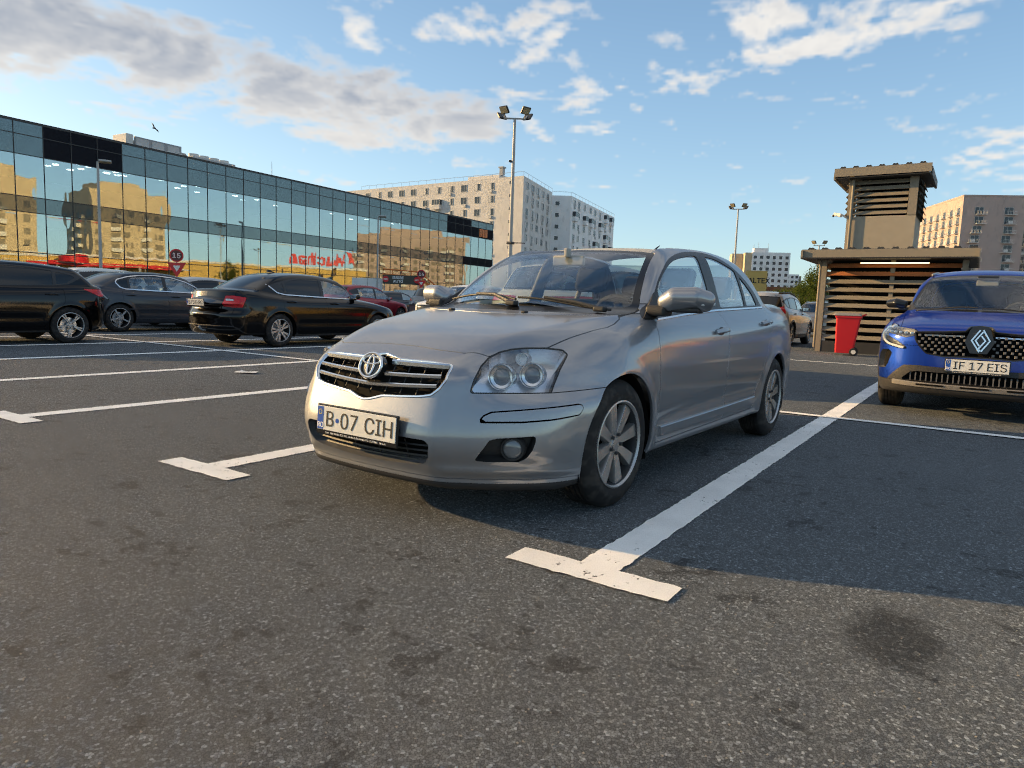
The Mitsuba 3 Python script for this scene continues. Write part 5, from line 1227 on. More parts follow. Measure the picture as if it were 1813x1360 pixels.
    # lower intake with slats
    it = [(0, .262), (.15, .266), (.31, .277), (.365, .288), (.392, .318), (.402, .379), (.38, .398), (0, .402)]
    ip = smooth_poly(it + [(-x, z) for x, z in it[::-1]], .012); di = sdist(ip)
    Q = C.carve(lambda x, y, z: np.maximum(di(x, z), y - .26), 0)
    a = skin_mesh(f, Q, 0, .06); C.add('lower_intake', (a[0], a[1][len(Q.F):], a[2]), 'm_paint_silver'); C.add('intake_back', skin_mesh(f, Q, .062, 0), 'm_liner', parent='lower_intake')
    for z0 in (.288, .312, .336, .360):
        x = np.linspace(-.385, .385, 30); p = C.front(x, z0 + .06 * x ** 2); p[:, 1] += .036
        C.add('slat', sweep(p, [(-.0035, -.02), (-.0035, .004), (.0035, .006), (.0035, -.02)], np.tile([0, -1., .1], (30, 1))), 'm_black_plastic', False, parent='lower_intake')
    for x in (-.25, -.08, .08, .25):
        p = C.front([x, x], [.275, .385]); p[:, 1] += .036; C.add('rib', tube(p, .004, 5), 'm_black_plastic', True, parent='lower_intake')
    # bumper, wings, doors, boot lid
    lip = C.carve(lambda x, y, z: np.maximum(z - .226, y - .60), .0015); C.skin('lower_lip', lip, 'm_paint_silver', .001, .015)
    seam = lambda y: .606 + .055 * np.clip(y - .44, 0, .3)
    C.skin('front_bumper', C.carve(lambda x, y, z: np.minimum(np.maximum(z - seam(y), y - .74), np.maximum(np.abs(x) - .522, y - .33)), .002), 'm_paint_silver', 0, .02)
    zz = [.20, .30, .467, .555, .66, .807, .895, .94]; yy = [1.40, 1.37, 1.352, 1.345, 1.335, 1.342, 1.385, 1.42]
    zb = [.20, .30, .505, .57, .73, .84, .907, .955, 1.01]; yb = [2.44, 2.438, 2.430, 2.418, 2.440, 2.468, 2.508, 2.516, 2.516]
    zc = [.20, .30, .376, .50, .60, .70, .79, .84, .94, 1.05]; yc_ = [3.09, 3.10, 3.117, 3.19, 3.265, 3.35, 3.425, 3.482, 3.572, 3.62]
    fr, md, re = pch(*np.c_[zz, yy].ravel()), pch(*np.c_[zb, yb].ravel()), pch(*np.c_[zc, yc_].ravel())
    for s in (1, -1):
        C.skin('front_wing', C.carve(lambda x, y, z: np.maximum(np.maximum(y - fr(z), .3 - s * x), z - .965), .003), 'm_paint_silver', 0, .018)
        sill = lambda y: .262 + .014 * (y - 1.4)
        C.skin('front_door', C.carve(lambda x, y, z: np.maximum(np.maximum(y - md(z), fr(z) - y), np.maximum(np.maximum(sill(y) - z, .3 - s * x), z - 1.02)), .003), 'm_paint_silver', 0, .018)
        C.skin('rear_door', C.carve(lambda x, y, z: np.maximum(np.maximum(y - re(z), md(z) - y), np.maximum(np.maximum(sill(y) - z, .3 - s * x), z - 1.04)), .003), 'm_paint_silver', 0, .018)
        t = np.linspace(1.40, 3.085, 40); p = C.side(t, .326 + .014 * (t - 1.4), s); C.add('rubbing_strip', ribbon_box(p, C.normal(p), .056, .016), 'm_paint_silver', 35)
        for y0, y1, z0, nm in ((2.205, 2.455, .858, 'front_door'), (3.255, 3.51, .908, 'rear_door')):
            nm = nm if s > 0 else nm + '_001'
            p = C.side(np.linspace(y0, y1, 16), z0 + .01 * np.linspace(0, 1, 16), s); n = C.normal(p); b = np.sin(np.linspace(.28, math.pi - .28, 16)) * .036
            C.add('handle', sweep(p + n * b[:, None], [(-.013, -.006), (-.015, .0), (-.010, .009), (.010, .009), (.015, 0), (.013, -.006)], n), 'm_paint_silver', 40, parent=nm)
            q = C.side((y0 + y1) / 2 - .015, z0 - .004, s)[0]; nq = C.normal(q)[0]
            cup = trimesh.creation.icosphere(subdivisions=3, radius=1.); cup.vertices *= [.004, .060, .040]; C.add('handle_cup', put(cup, q + nq * .0005), 'm_dark_trim', True, parent=nm)
        ta = smooth_poly([(4.32, .80), (4.70, .78), (4.70, 1.0), (4.42, .99)], .02); dt = sdist(ta); C.skin('tail_lamp', C.carve(lambda x, y, z: np.maximum(dt(y, z), .42 - s * x), .003), 'm_lamp_red', 0, .02)
        fu = None
    C.skin('rear_bumper', C.carve(lambda x, y, z: np.maximum(z - .66, 4.12 - y), .002), 'm_paint_silver', 0, .02)
    C.skin('boot_lid', C.carve(lambda x, y, z: np.maximum(np.maximum(np.abs(x) - .66, 4.02 - y), .66 - z), .002), 'm_paint_silver', 0, .02)
    rs = lambda x, y: np.abs(x) - (.52 + .02 * np.clip((y - 1.9) / 1.2, 0, 1))
    C.skin('roof_panel', C.carve(lambda x, y, z: np.maximum(np.maximum(rs(x, y), 1.22 - z), 0 * y), .0016), 'm_paint_silver', 0, .012)
    C.skin('body', C.rest, 'm_paint_silver', 0, .018)
    # arch liners, wheels
    for yc, nm in ((YF, 'wheel_arch_liner'), (YR, 'wheel_arch_liner')):
        for s in (1, -1):
            a = np.linspace(-.35, math.pi + .35, 28); ring = np.stack([np.full(28, 0.), yc + .372 * np.cos(a), .315 + .372 * np.sin(a)], -1)
            V = np.vstack([ring + [s * .845, 0, 0], ring + [s * .50, 0, 0]]); i = np.arange(27)
            F = np.vstack([np.stack([i, i + 1, i + 28], 1), np.stack([i + 1, i + 29, i + 28], 1)])
            ctr = np.array([[s * .50, yc, .315]]); Vb = np.vstack([V, ctr]); F = np.vstack([F, np.stack([i + 28, i + 29, np.full(27, 56)], 1)])
            C.add(nm, trimesh.Trimesh(Vb, F, process=False), 'm_liner')
    add_wheels(C, (YF, YR), .868, ZW, .322, .219, .215, 'eight', steer=-.03)
    # mirrors
    for s in (1, -1):
        dm_ = np.array([0, 0, 0.]) if s > 0 else np.array([.05, .07, -.012])
        sp = [((.85, 1.43, 1.035), .050), ((.85, 1.47, 1.03), .048), ((.90, 1.42, 1.058), .056), ((1.00, 1.45, 1.060), .058), ((1.045, 1.49, 1.050), .050), ((1.04, 1.50, 1.03), .044), ((.87, 1.49, 1.055), .044), ((1.0, 1.51, 1.055), .05)]
        pts = np.vstack([trimesh.creation.icosphere(subdivisions=3, radius=r).vertices + np.array(c) * [s, 1, 1] for c, r in sp]); m = trimesh.convex.convex_hull(pts)
        m.apply_translation(dm_); mk = C.local(C.add('mirror', m, 'm_paint_silver', 60))
        C.add('base', cat(put(rbox(.12, .12, .06, .02), (s * .80, 1.445, .985)), put(rbox(.20, .10, .028, .012), np.array([s * .93, 1.47, .992]) + dm_)), 'm_black_plastic', 30, parent=mk)
        tri = np.array([(1.325, .936), (1.50, 1.022), (1.585, 1.085), (1.585, .965), (1.45, .944)]); tt = C.side(tri[:, 0], tri[:, 1], s)
        nn = C.normal(tt); V = np.vstack([tt + nn * .006, tt - nn * .004]); n5 = len(tt)
        F = [[0, i, i + 1] for i in range(1, n5 - 1)]; F += [[i, i + n5, (i + 1) % n5] for i in range(n5)] + [[(i + 1) % n5, i + n5, (i + 1) % n5 + n5] for i in range(n5)]
        C.add('sail_panel', trimesh.Trimesh(V, F, process=False), 'm_black_plastic', parent=mk)
        q = [((.955, 1.404, 1.034), .010), ((1.045, 1.440, 1.028), .010), ((1.085, 1.50, 1.03), .010)]
        C.add('indicator', trimesh.convex.convex_hull(np.vstack([trimesh.creation.icosphere(subdivisions=2, radius=r).vertices * [1, 1, 1.1] + np.array(c) * [s, 1, 1] + dm_ for c, r in q])), 'm_lamp_white', 40, parent=mk)
        g = rbox(.19, .006, .10, .003, np.array([s * .955, 1.552, 1.045]) + dm_); C.add('glass', g, 'm_mirror', parent=mk)
    # wipers, washer jets, antenna
    def wiper(pts, arm):
        p = np.array([np.r_[q] for q in pts]); k = C.local(C.add('wiper', tube(p, .0075, 6), 'm_black_plastic', True))
        C.add('arm', cat(tube(np.array(arm), [.014, .012, .009], 8), rbox(.07, .05, .03, .01, arm[0])), 'm_black_plastic', 40, parent=k)
    def on_ws(x, z): q = C.front(x, z)[0]; return q + C.normal(q)[0] * .016
    def ws_pt(x, y): q = march(f, [[x, y, 1.6]], (0, 0, -1), 0, 1.0)[0]; return q + C.normal(q)[0] * .018
    wiper([ws_pt(x, 1.375 - .30 * (x + .60)) for x in np.linspace(-.62, .02, 10)], [ws_pt(.03, 1.135), ws_pt(-.15, 1.215) + [0, 0, .018], ws_pt(-.34, 1.285) + [0, 0, .012]])
    wiper([ws_pt(x, 1.215 + .02 * (x - .1)) for x in np.linspace(.02, .62, 10)], [ws_pt(.56, 1.215), ws_pt(.40, 1.215) + [0, 0, .018], ws_pt(.20, 1.215) + [0, 0, .014]])
    for x in (-.325, .2): C.add('washer_jet', put(rbox(.028, .035, .014, .005), C.top(x, 1.015)[0] + [0, 0, .004]), 'm_black_plastic', 30)
    C.add('aerial', tube([C.top(0., 3.1)[0], C.top(0., 3.1)[0] + [0, .05, .03], C.top(0., 3.1)[0] + [0, .10, .05]], [.012, .006, .003], 8), 'm_black_plastic', True)
    # number plate
    plate(C, C.front(0., .425)[0] + np.array([0, -.017, 0]), .06, 'B 07 CIH', .52, .113, text_h=.072, dot=True, note='Cars   Bdv. Vasile 221-221, sector 6, Bucuresti, 031-2233886   cars .ro')
    cabin(C, 2.7, .60, .26, 1.60, .92, 2.28, 3.05, .12)
    C.add('interior_mirror', put(cat(rbox(.24, .03, .07, .015), rbox(.03, .05, .06, .01, (0, -.02, .05))), (0, 1.79, 1.285)), 'm_headliner', 30)  # pale cream colour imitates the sun reflected in the mirror
    C.add('headlining', trimesh.Trimesh(*_lining(C)), 'm_headliner', True)
    return C
def _lining(C):
    xs, ys = np.linspace(-.48, .48, 9), np.linspace(1.98, 3.2, 12); X, Y = np.meshgrid(xs, ys, indexing='ij'); p = C.top(X.ravel(), Y.ravel()) - [0, 0, .035]
    n = len(ys); F = []
    for i in range(len(xs) - 1):
        for j in range(n - 1): a = i * n + j; F += [[a, a + 1, a + n], [a + 1, a + n + 1, a + n]]
    return p, F
scene['m_lens_ball'] = two({'type': 'roughplastic', 'diffuse_reflectance': rgb(.16, .17, .18), 'alpha': .015, 'int_ior': 1.9})
build_hero()
# ------------------------------------------------------------------ other vehicles: one general shape with many settings
def car_sdf(s):
    L, hw = s['L'], s['hw']
    P = spl(*np.c_[np.array([.03, .10, .2, .5, .75, .88, .97]) * L, np.array(s.get('plan', [.93, .972, .992, 1., .992, .965, .90])) * hw].ravel())
    S = pch(*s.get('S', [.1, -.09, .22, -.04, .34, -.018, .5, -.004, .64, 0, .74, -.004, .84, -.018, .93, -.04, 1.02, -.08, 1.2, -.15]))
    Th, R, G = spl(*s['Th']), spl(*s['R']), pch(*s['G'])
    yf, yr = spl(*s['yf']), spl(*s['yr'])
    cu = np.array([0, .25, .45, .6, .75, .85, .93, 1.0]); Cf = spl(*np.c_[cu * hw, np.array(s.get('cf', [0, .008, .035, .085, .19, .30, .43, .60]))].ravel())
    Cr = spl(*np.c_[cu * hw, np.array(s.get('cr', [0, .008, .03, .07, .14, .215, .30, .42]))].ravel())
    y0, z0, sl = s['ws']; yb0, zb0, sb = s['bl']; y1, y2, zw, ra = s['yw1'], s['yw2'], s['R_w'], s['arch']
    Gt = pch(*s.get('Gy', [.25 * L, -.02, .45 * L, 0, .7 * L, 0, .9 * L, -.03]))
    crs, zb = s.get('crease', .14), s.get('zbot', .20)
    feat = s.get('feat')
    def f(x, y, z):
        x = np.abs(x)
        r1 = np.hypot(y - y1, z - zw); r2 = np.hypot(y - y2, z - zw)
        W = P(y) + S(z) + s.get('flare', .012) * (np.exp(-((r1 - ra) / .05) ** 2) + np.exp(-((r2 - ra) / .05) ** 2))
        W = W - s.get('scallop', .008) * np.exp(-((z - .46) / .06) ** 2) / (1 + np.exp(-(y - y1 - .45) / .04)) / (1 + np.exp((y - y2 + .45) / .04))
        if 'belt_step' in s: W = W + s['belt_step'] * (1 / (1 + np.exp(-(z - s['belt_z']) / .012)) - 1) * -1 * 0 
        side = x - W
        T = Th(y) - .012 * (x / .6) ** 2 - crs * ramp(x - (.45 + .15 * np.clip(y / 1.2, 0, 1.6)) * hw / .88, .02) - .55 * ramp(x - .80 * hw, .10) ** 1.6
        low = smax(smax(side, (z - T) * .93, .09), zb + .03 * (y > L * .8) - z, .04)
        yF = yf(z) + Cf(x)
        if feat: yF = yF + feat(x, z)
        low = smax(low, (yF - y) * .9, .05)
        low = smax(low, (y - (yr(z) - Cr(x))) * .92, s.get('rk', .06))
        g = (x - (G(z) + Gt(y))) * .93
        roof = (z - (R(y) - .035 * (x / .62) ** 2 - .03 * (x / .62) ** 4)) * .97
        yw = y0 + (z - z0) * sl + s.get('wsb', .15) * (z - z0) ** 2 + .28 * (x / .72) ** 2 * (1.15 - .9 * np.clip((z - z0) / .45, 0, 1))
        yb = yb0 - (z - zb0) * sb - .22 * (x / .65) ** 2
        up = smax(smax(smax(smax(g, roof, .08), (yw - y) * .55, .045), (y - yb) * .7, .06), .8 - z, .02)
        return smin(low, up, s.get('k', .045))
    return f

def strip_3d(C, pts, w, t, s, mat, name, parent='', n=40):
    """moulding over a polyline given in the side view"""
    q = np.array(pts, float); cum = np.r_[0, np.cumsum(np.linalg.norm(np.diff(q, axis=0), axis=1))]; u = np.linspace(0, cum[-1], n)
    p = C.side(np.interp(u, cum, q[:, 0]), np.interp(u, cum, q[:, 1]), s)
    return C.add(name, ribbon_box(p, C.normal(p), w, t), mat, 40, parent=parent)

def rdiag(C, L):
    K = .70710678
    return lambda x, y, s: (s * x + (L - y)) * K

def general_car(root, s, loc, rz, label, grid=.02, sides=(1, -1), detail=2, group=None):
    f = car_sdf(s); L, hw = s['L'], s['hw']; paint = s['paint']
    C = Car(root, f, loc, rz, grid, (-hw - .05, -.1, .12), (hw + .05, L + .08, s['H'] + .05))
    tag(C.root, label, s.get('category', 'car'), group)
    K = .70710678; zw, ra = s['R_w'], s['arch']
    for yc in (s['yw1'], s['yw2']): C.carve(lambda x, y, z: np.maximum(np.hypot(y - yc, z - zw) - ra, .40 - np.abs(x)), 0)
    zu = s.get('clad', .0) or s.get('zbot', .20) + .03
    if s.get('clad'):
        cl = C.carve(lambda x, y, z: np.minimum(z - zu, np.maximum(np.minimum(np.hypot(y - s['yw1'], z - zw), np.hypot(y - s['yw2'], z - zw)) - ra - .055, .5 - np.abs(x))), .0015); C.skin('cladding', cl, 'm_cladding', -.004, .015)
    else: C.skin('underbody', C.carve(lambda x, y, z: z - zu, 0), 'm_cladding', 0, 0)
    dlo = smooth_poly(s['dlo'], s.get('dlo_r', .015)); dd = sdist(dlo)
    for sg_ in (1, -1):
        tr = C.carve(lambda x, y, z: np.maximum(dd(y, z), .3 - sg_ * x), 0)
        sub = Car(C.root, None, (0, 0, 0), 0); sub.f, sub.M, sub.rest = f, C.M, tr
        for nm, poly, mat in s['wins']:
            dw = sdist(smooth_poly(poly, .012)); C.skin(nm, sub.carve(lambda x, y, z: dw(y, z), 0), mat, .004, 0)
        C.skin('window_frame', sub.rest, 'm_dark_trim', -.001, .02)
        if s.get('chrome') == 'loop':
            e = np.vstack([dlo, dlo[:1]]); cum = np.r_[0, np.cumsum(np.linalg.norm(np.diff(e, axis=0), axis=1))]; u = np.linspace(0, cum[-1], 120)[:-1]
            p = C.side(np.interp(u, cum, e[:, 0]), np.interp(u, cum, e[:, 1]), sg_); n = C.normal(p); C.add('window_surround', sweep(p, [(-.014, -.004), (-.012, .008), (.012, .008), (.014, -.004)], n, True), 'm_chrome', 40)
        elif s.get('chrome'): strip_3d(C, s['chrome'], .022, .007, sg_, 'm_chrome', 'sill_trim')
    def raked(poly, back, mat, name, sur):
        q = np.array(poly); q = smooth_poly(np.vstack([q, q[::-1] * [-1, 1]]), .03); dq = sdist(q); dq2 = sdist(grow(q, -.028))
        mid = L * .5
        pc = C.carve(lambda x, y, z: np.maximum(dq(x, z), (mid - y) if back else (y - mid)), .001)
        # windscreens share x and z with the nose: keep what lies above the waist line of the body
        zl = s['glass_z'][1 if back else 0]; inner, ring = pc.cut(dq2(pc.V[:, 0], pc.V[:, 2]))
        C.skin(name, inner, mat, .002, 0); C.skin(name + '_surround', ring, sur, .002, .01)
    raked(s['wsp'], False, 'm_windscreen', 'windscreen', 'm_gloss_black')
    raked(s['rwp'], True, s.get('rear_glass', 'm_privacy_glass'), 'rear_window', 'm_gloss_black')
    for nm, kind, poly, mat, ins in s.get('patches', []):
        q = smooth_poly(poly, .012); dq = sdist(q)
        if kind in ('fdiag', 'rdiag', 'side'):
            for sg_ in (1, -1):
                if kind == 'fdiag': fn = lambda x, y, z: np.maximum(dq((sg_ * x + y) * K, z), np.maximum(.1 - sg_ * x, y - 1.2))
                elif kind == 'rdiag': fn = lambda x, y, z: np.maximum(dq((sg_ * x + L - y) * K, z), np.maximum(.1 - sg_ * x, L - 1.2 - y))
                else: fn = lambda x, y, z: np.maximum(dq(y, z), .3 - sg_ * x)
                C.skin(nm, C.carve(fn, .003), mat, ins, .03)
        else:
            fn = (lambda x, y, z: np.maximum(dq(x, z), y - L * .35)) if kind == 'front' else (lambda x, y, z: np.maximum(dq(x, z), L * .7 - y)) if kind == 'rear' else (lambda x, y, z: np.maximum(dq(x, y), .68 - z))
            C.skin(nm, C.carve(fn, .003), mat, ins, .03)
    if 'extra_carve' in s: s['extra_carve'](C)
    # panels
    ds = s['doors']; sill = s.get('sill', .30); zt = s.get('door_top', .96)
    C.skin('front_bumper', C.carve(lambda x, y, z: np.maximum(z - s.get('fb', .62), y - s['yw1'] + .25), .002), paint, 0, .018)
    C.skin('rear_bumper', C.carve(lambda x, y, z: np.maximum(z - s.get('rb', .62), s['yw2'] + .28 - y), .002), paint, 0, .018)
    hy = s['ws'][0] - .03
    C.skin('bonnet', C.carve(lambda x, y, z: np.maximum(np.maximum(np.abs(x) - hw * .80 + .06 * (1 - y / hy), y - hy - .22 * (x / .72) ** 2), np.maximum(s.get('hz', .68) - z, s.get('hy0', .12) - y)), .0025), paint, 0, .018)
    if s.get('boot', True): C.skin(s.get('boot_name', 'boot_lid'), C.carve(lambda x, y, z: np.maximum(np.maximum(np.abs(x) - hw * s.get('boot_w', .74), s.get('boot_y', L - .75) - y), s.get('rb', .62) - z), .0025), paint, 0, .018)
    for sg_ in (1, -1):
        C.skin('front_wing', C.carve(lambda x, y, z: np.maximum(np.maximum(y - ds[0], .3 - sg_ * x), z - zt - .02), .002), paint, 0, .018)
        for i, nm in enumerate(('front_door', 'rear_door')):
            cut = ds[i + 1] if i == 0 else None
            rear_e = (lambda z: ds[2] - 0 * z) if i == 1 else (lambda z: ds[1] + 0 * z)
            if i == 1: rear_e = lambda z: ds[2] - np.clip((zw + ra + .06 - z) / (ra + .06), 0, 1) * s.get('door_cut', .34)
            C.skin(nm, C.carve(lambda x, y, z: np.maximum(np.maximum(y - rear_e(z), ds[i] - y), np.maximum(np.maximum(sill - z, .3 - sg_ * x), z - zt)), .002), paint, 0, .018)
            if sg_ in sides:
                y1 = ds[i + 1] - .09; y0 = y1 - .22; hz = s.get('handle_z', .86) + .012 * i
                p = C.side(np.linspace(y0, y1, 12), np.full(12, hz), sg_); n = C.normal(p); b = np.sin(np.linspace(.28, math.pi - .28, 12)) * .034
                nm2 = nm if sg_ > 0 else nm + '_001'
                C.add('handle', sweep(p + n * b[:, None], [(-.013, -.006), (-.015, 0), (-.010, .009), (.010, .009), (.015, 0), (.013, -.006)], n), s.get('handle_mat', paint), 40, parent=nm2)
                q = C.side((y0 + y1) / 2, hz, sg_)[0]; nq = C.normal(q)[0]; cup = trimesh.creation.icosphere(subdivisions=2, radius=1.); cup.vertices *= [.004, .060, .036]; C.add('handle_cup', put(cup, q + nq * .0005), 'm_dark_trim', True, parent=nm2)
    C.skin('body', C.rest, paint, 0, .018)
    for yc in (s['yw1'], s['yw2']):
        for sg_ in (1, -1):
            a = np.linspace(-.35, math.pi + .35, 20); ring = np.stack([np.full(20, 0.), yc + (ra + .01) * np.cos(a), zw + (ra + .01) * np.sin(a)], -1)
            V = np.vstack([ring + [sg_ * (hw - .04), 0, 0], ring + [sg_ * .5, 0, 0], [[sg_ * .5, yc, zw]]]); i = np.arange(19)
            C.add('wheel_arch_liner', trimesh.Trimesh(V, np.vstack([np.stack([i, i + 1, i + 20], 1), np.stack([i + 1, i + 21, i + 20], 1), np.stack([i + 20, i + 21, np.full(19, 40)], 1)]), process=False), 'm_liner')
    add_wheels(C, (s['yw1'], s['yw2']), hw - .018, zw, zw, s['rim'], s.get('tw', .22), s.get('wheel', 'seven'), rimmat=s.get('rimmat', 'm_alloy'))
    for sg_ in (1, -1):
        my, mz = s['mirror']; mx = s.get('mirror_x', hw * .86)
        sp = [((mx + .03, my - .02, mz), .050), ((mx + .10, my - .03, mz + .012), .056), ((mx + .17, my + .02, mz + .005), .05), ((mx + .06, my + .05, mz + .005), .046), ((mx + .16, my + .05, mz), .044)]
        mk = C.local(C.add('mirror', trimesh.convex.convex_hull(np.vstack([trimesh.creation.icosphere(subdivisions=2, radius=r).vertices + np.array(c) * [sg_, 1, 1] for c, r in sp])), s.get('mirror_mat', paint), 60))
        C.add('base', put(rbox(.20, .10, .035, .014), (sg_ * (mx - .02), my + .02, mz - .052)), 'm_black_plastic', 30, parent=mk)
        C.add('glass', put(rbox(.16, .005, .085, .002), (sg_ * (mx + .10), my + .092, mz)), 'm_mirror', parent=mk)
    d = s.get('cabin', {}); cabin(C, s['yw2'] - s['yw1'], hw * .70, .30, s['ws'][0] + .45, s['ws'][1] - .03, s['ws'][0] + 1.08, s['ws'][0] + 1.9, d.get('z', .18))
    if 'finish' in s: s['finish'](C)
    return C

def text_on(C, txt, h, at, rear=True, tilt=.0, mat='m_chrome', name='lettering', parent='', depth=.003):
    out = 1 if rear else -1; X = np.array([-out, 0., 0]); Z = np.array([0, out * math.cos(tilt), math.sin(tilt)]); Y = np.cross(Z, X)
    m = meshkit.text_mesh(txt, h, depth, True); m.apply_translation((-m.bounds[:, 0].mean(), -h / 2, 0)); C.add(name, _xf(m, frame(X, Y, Z, at)), mat, parent=parent)

def sedan_spec(**k):
    s = dict(L=4.67, hw=.905, H=1.46, yw1=.92, yw2=3.60, R_w=.325, arch=.365, rim=.225, paint='m_paint_black',
             Th=[-.1, .58, .05, .70, .2, .775, .5, .86, .9, .93, 1.2, .965, 2.2, .99, 3.4, 1.01, 3.9, 1.06, 4.3, 1.085, 4.6, 1.075],
             R=[1.5, 1.30, 1.8, 1.37, 2.2, 1.44, 2.6, 1.46, 3.0, 1.45, 3.4, 1.40, 3.8, 1.28, 4.2, 1.12], G=[.9, .79, 1.0, .765, 1.1, .735, 1.2, .698, 1.3, .655, 1.4, .605, 1.5, .55],
             yf=[.1, .12, .2, .05, .35, .005, .5, 0, .6, .02, .7, .06, .8, .16], yr=[.15, 4.52, .3, 4.63, .5, 4.67, .62, 4.665, .70, 4.62, .85, 4.61, 1.0, 4.575, 1.1, 4.55],
             ws=(1.20, .975, 1.62), bl=(4.12, 1.06, 1.75), glass_z=(.97, 1.07), doors=(1.36, 2.42, 3.52),
             dlo=[(1.35, .955), (1.62, 1.10), (1.9, 1.245), (2.2, 1.335), (2.6, 1.372), (3.0, 1.355), (3.3, 1.30), (3.52, 1.235), (3.62, 1.19), (3.45, 1.03), (3.30, 1.005), (2.4, .985)],
             wins=[('front_door_glass', [(1.62, .985), (1.70, 1.13), (1.95, 1.25), (2.2, 1.315), (2.40, 1.335), (2.42, .995)], 'm_side_glass'), ('rear_door_glass', [(2.48, 1.345), (2.8, 1.342), (3.1, 1.31), (3.36, 1.245), (3.36, 1.02), (2.50, .998)], 'm_privacy_glass'), ('quarter_glass', [(3.41, 1.235), (3.53, 1.185), (3.41, 1.04)], 'm_privacy_glass')],
             wsp=[(0, 1.375), (.3, 1.368), (.56, 1.345), (.63, 1.22), (.70, 1.08), (.735, .975), (.4, .965), (0, .96)], rwp=[(0, 1.395), (.50, 1.375), (.66, 1.10), (0, 1.10)], mirror=(1.60, 1.02))
    s.update(k); return s
def hatch_spec(**k):
    s = sedan_spec(L=4.32, hw=.90, H=1.45, yw1=.85, yw2=3.50, Th=[-.1, .58, .05, .72, .2, .80, .5, .87, .9, .94, 1.2, .975, 2.2, 1.0, 3.4, 1.03, 4.0, 1.05, 4.4, 1.04],
             R=[1.5, 1.30, 1.8, 1.37, 2.2, 1.435, 2.6, 1.45, 3.0, 1.44, 3.5, 1.40, 3.9, 1.345, 4.2, 1.29], bl=(4.24, 1.04, 1.15), yr=[.15, 4.15, .3, 4.28, .5, 4.32, .7, 4.315, .85, 4.295, 1.0, 4.27, 1.1, 4.24],
             ws=(1.12, .985, 1.55), doors=(1.25, 2.32, 3.42), rwp=[(0, 1.37), (.50, 1.35), (.62, 1.08), (0, 1.08)], boot_name='tailgate', boot_y=3.9, glass_z=(.98, 1.07), mirror=(1.55, 1.03),
             dlo=[(1.30, .965), (1.55, 1.10), (1.85, 1.25), (2.15, 1.335), (2.6, 1.365), (3.0, 1.35), (3.4, 1.305), (3.72, 1.235), (3.80, 1.19), (3.55, 1.06), (3.30, 1.03), (2.3, .995)],
             wins=[('front_door_glass', [(1.55, .99), (1.65, 1.13), (1.9, 1.25), (2.15, 1.315), (2.28, 1.328), (2.32, 1.005)], 'm_side_glass'), ('rear_door_glass', [(2.38, 1.34), (2.8, 1.335), (3.1, 1.31), (3.30, 1.285), (3.28, 1.04), (2.40, 1.008)], 'm_privacy_glass'), ('quarter_glass', [(3.36, 1.275), (3.62, 1.22), (3.68, 1.18), (3.50, 1.075), (3.34, 1.05)], 'm_privacy_glass')])
    s.update(k); return s
def suv_spec(**k):
    s = hatch_spec(L=4.51, hw=.915, H=1.62, yw1=.93, yw2=3.60, R_w=.355, arch=.405, rim=.245, clad=.36, zbot=.23,
             Th=[-.1, .70, .03, .86, .15, .925, .4, .985, .8, 1.05, 1.2, 1.085, 2.2, 1.12, 3.4, 1.16, 4.0, 1.17, 4.5, 1.16],
             S=[.1, -.09, .26, -.035, .40, -.015, .55, -.003, .72, 0, .84, -.006, .95, -.02, 1.04, -.045, 1.13, -.09, 1.3, -.15],
             R=[1.5, 1.45, 1.8, 1.53, 2.2, 1.60, 2.6, 1.62, 3.0, 1.615, 3.5, 1.59, 4.0, 1.55, 4.3, 1.51], G=[1.0, .80, 1.1, .775, 1.2, .745, 1.3, .715, 1.4, .68, 1.5, .635, 1.6, .58],
             yf=[.1, .14, .22, .06, .35, .012, .5, 0, .7, .008, .85, .035, .93, .10, 1.05, .25], yr=[.2, 4.38, .35, 4.49, .55, 4.51, .75, 4.505, .95, 4.48, 1.1, 4.45, 1.2, 4.42],
             ws=(1.15, 1.10, 1.45), bl=(4.44, 1.14, .72), glass_z=(1.1, 1.16), doors=(1.36, 2.45, 3.55), fb=.72, rb=.70, hz=.82, hy0=.07, boot_y=4.0, sill=.37, door_top=1.09, handle_z=.98, mirror=(1.66, 1.16),
             dlo=[(1.40, 1.085), (1.65, 1.24), (1.92, 1.395), (2.2, 1.48), (2.6, 1.515), (3.1, 1.505), (3.6, 1.465), (3.92, 1.40), (4.0, 1.35), (3.75, 1.20), (3.4, 1.15), (2.4, 1.115)],
             wins=[('front_door_glass', [(1.64, 1.115), (1.75, 1.27), (1.95, 1.39), (2.2, 1.462), (2.38, 1.482), (2.42, 1.125)], 'm_side_glass'), ('rear_door_glass', [(2.48, 1.49), (2.9, 1.488), (3.40, 1.452), (3.38, 1.165), (2.50, 1.13)], 'm_privacy_glass'), ('quarter_glass', [(3.46, 1.445), (3.82, 1.385), (3.88, 1.345), (3.68, 1.215), (3.45, 1.175)], 'm_privacy_glass')],
             wsp=[(0, 1.53), (.3, 1.522), (.57, 1.50), (.64, 1.37), (.715, 1.20), (.76, 1.10), (.4, 1.09), (0, 1.085)], rwp=[(0, 1.52), (.55, 1.50), (.66, 1.19), (0, 1.19)], tw=.235)
    s.update(k); return s

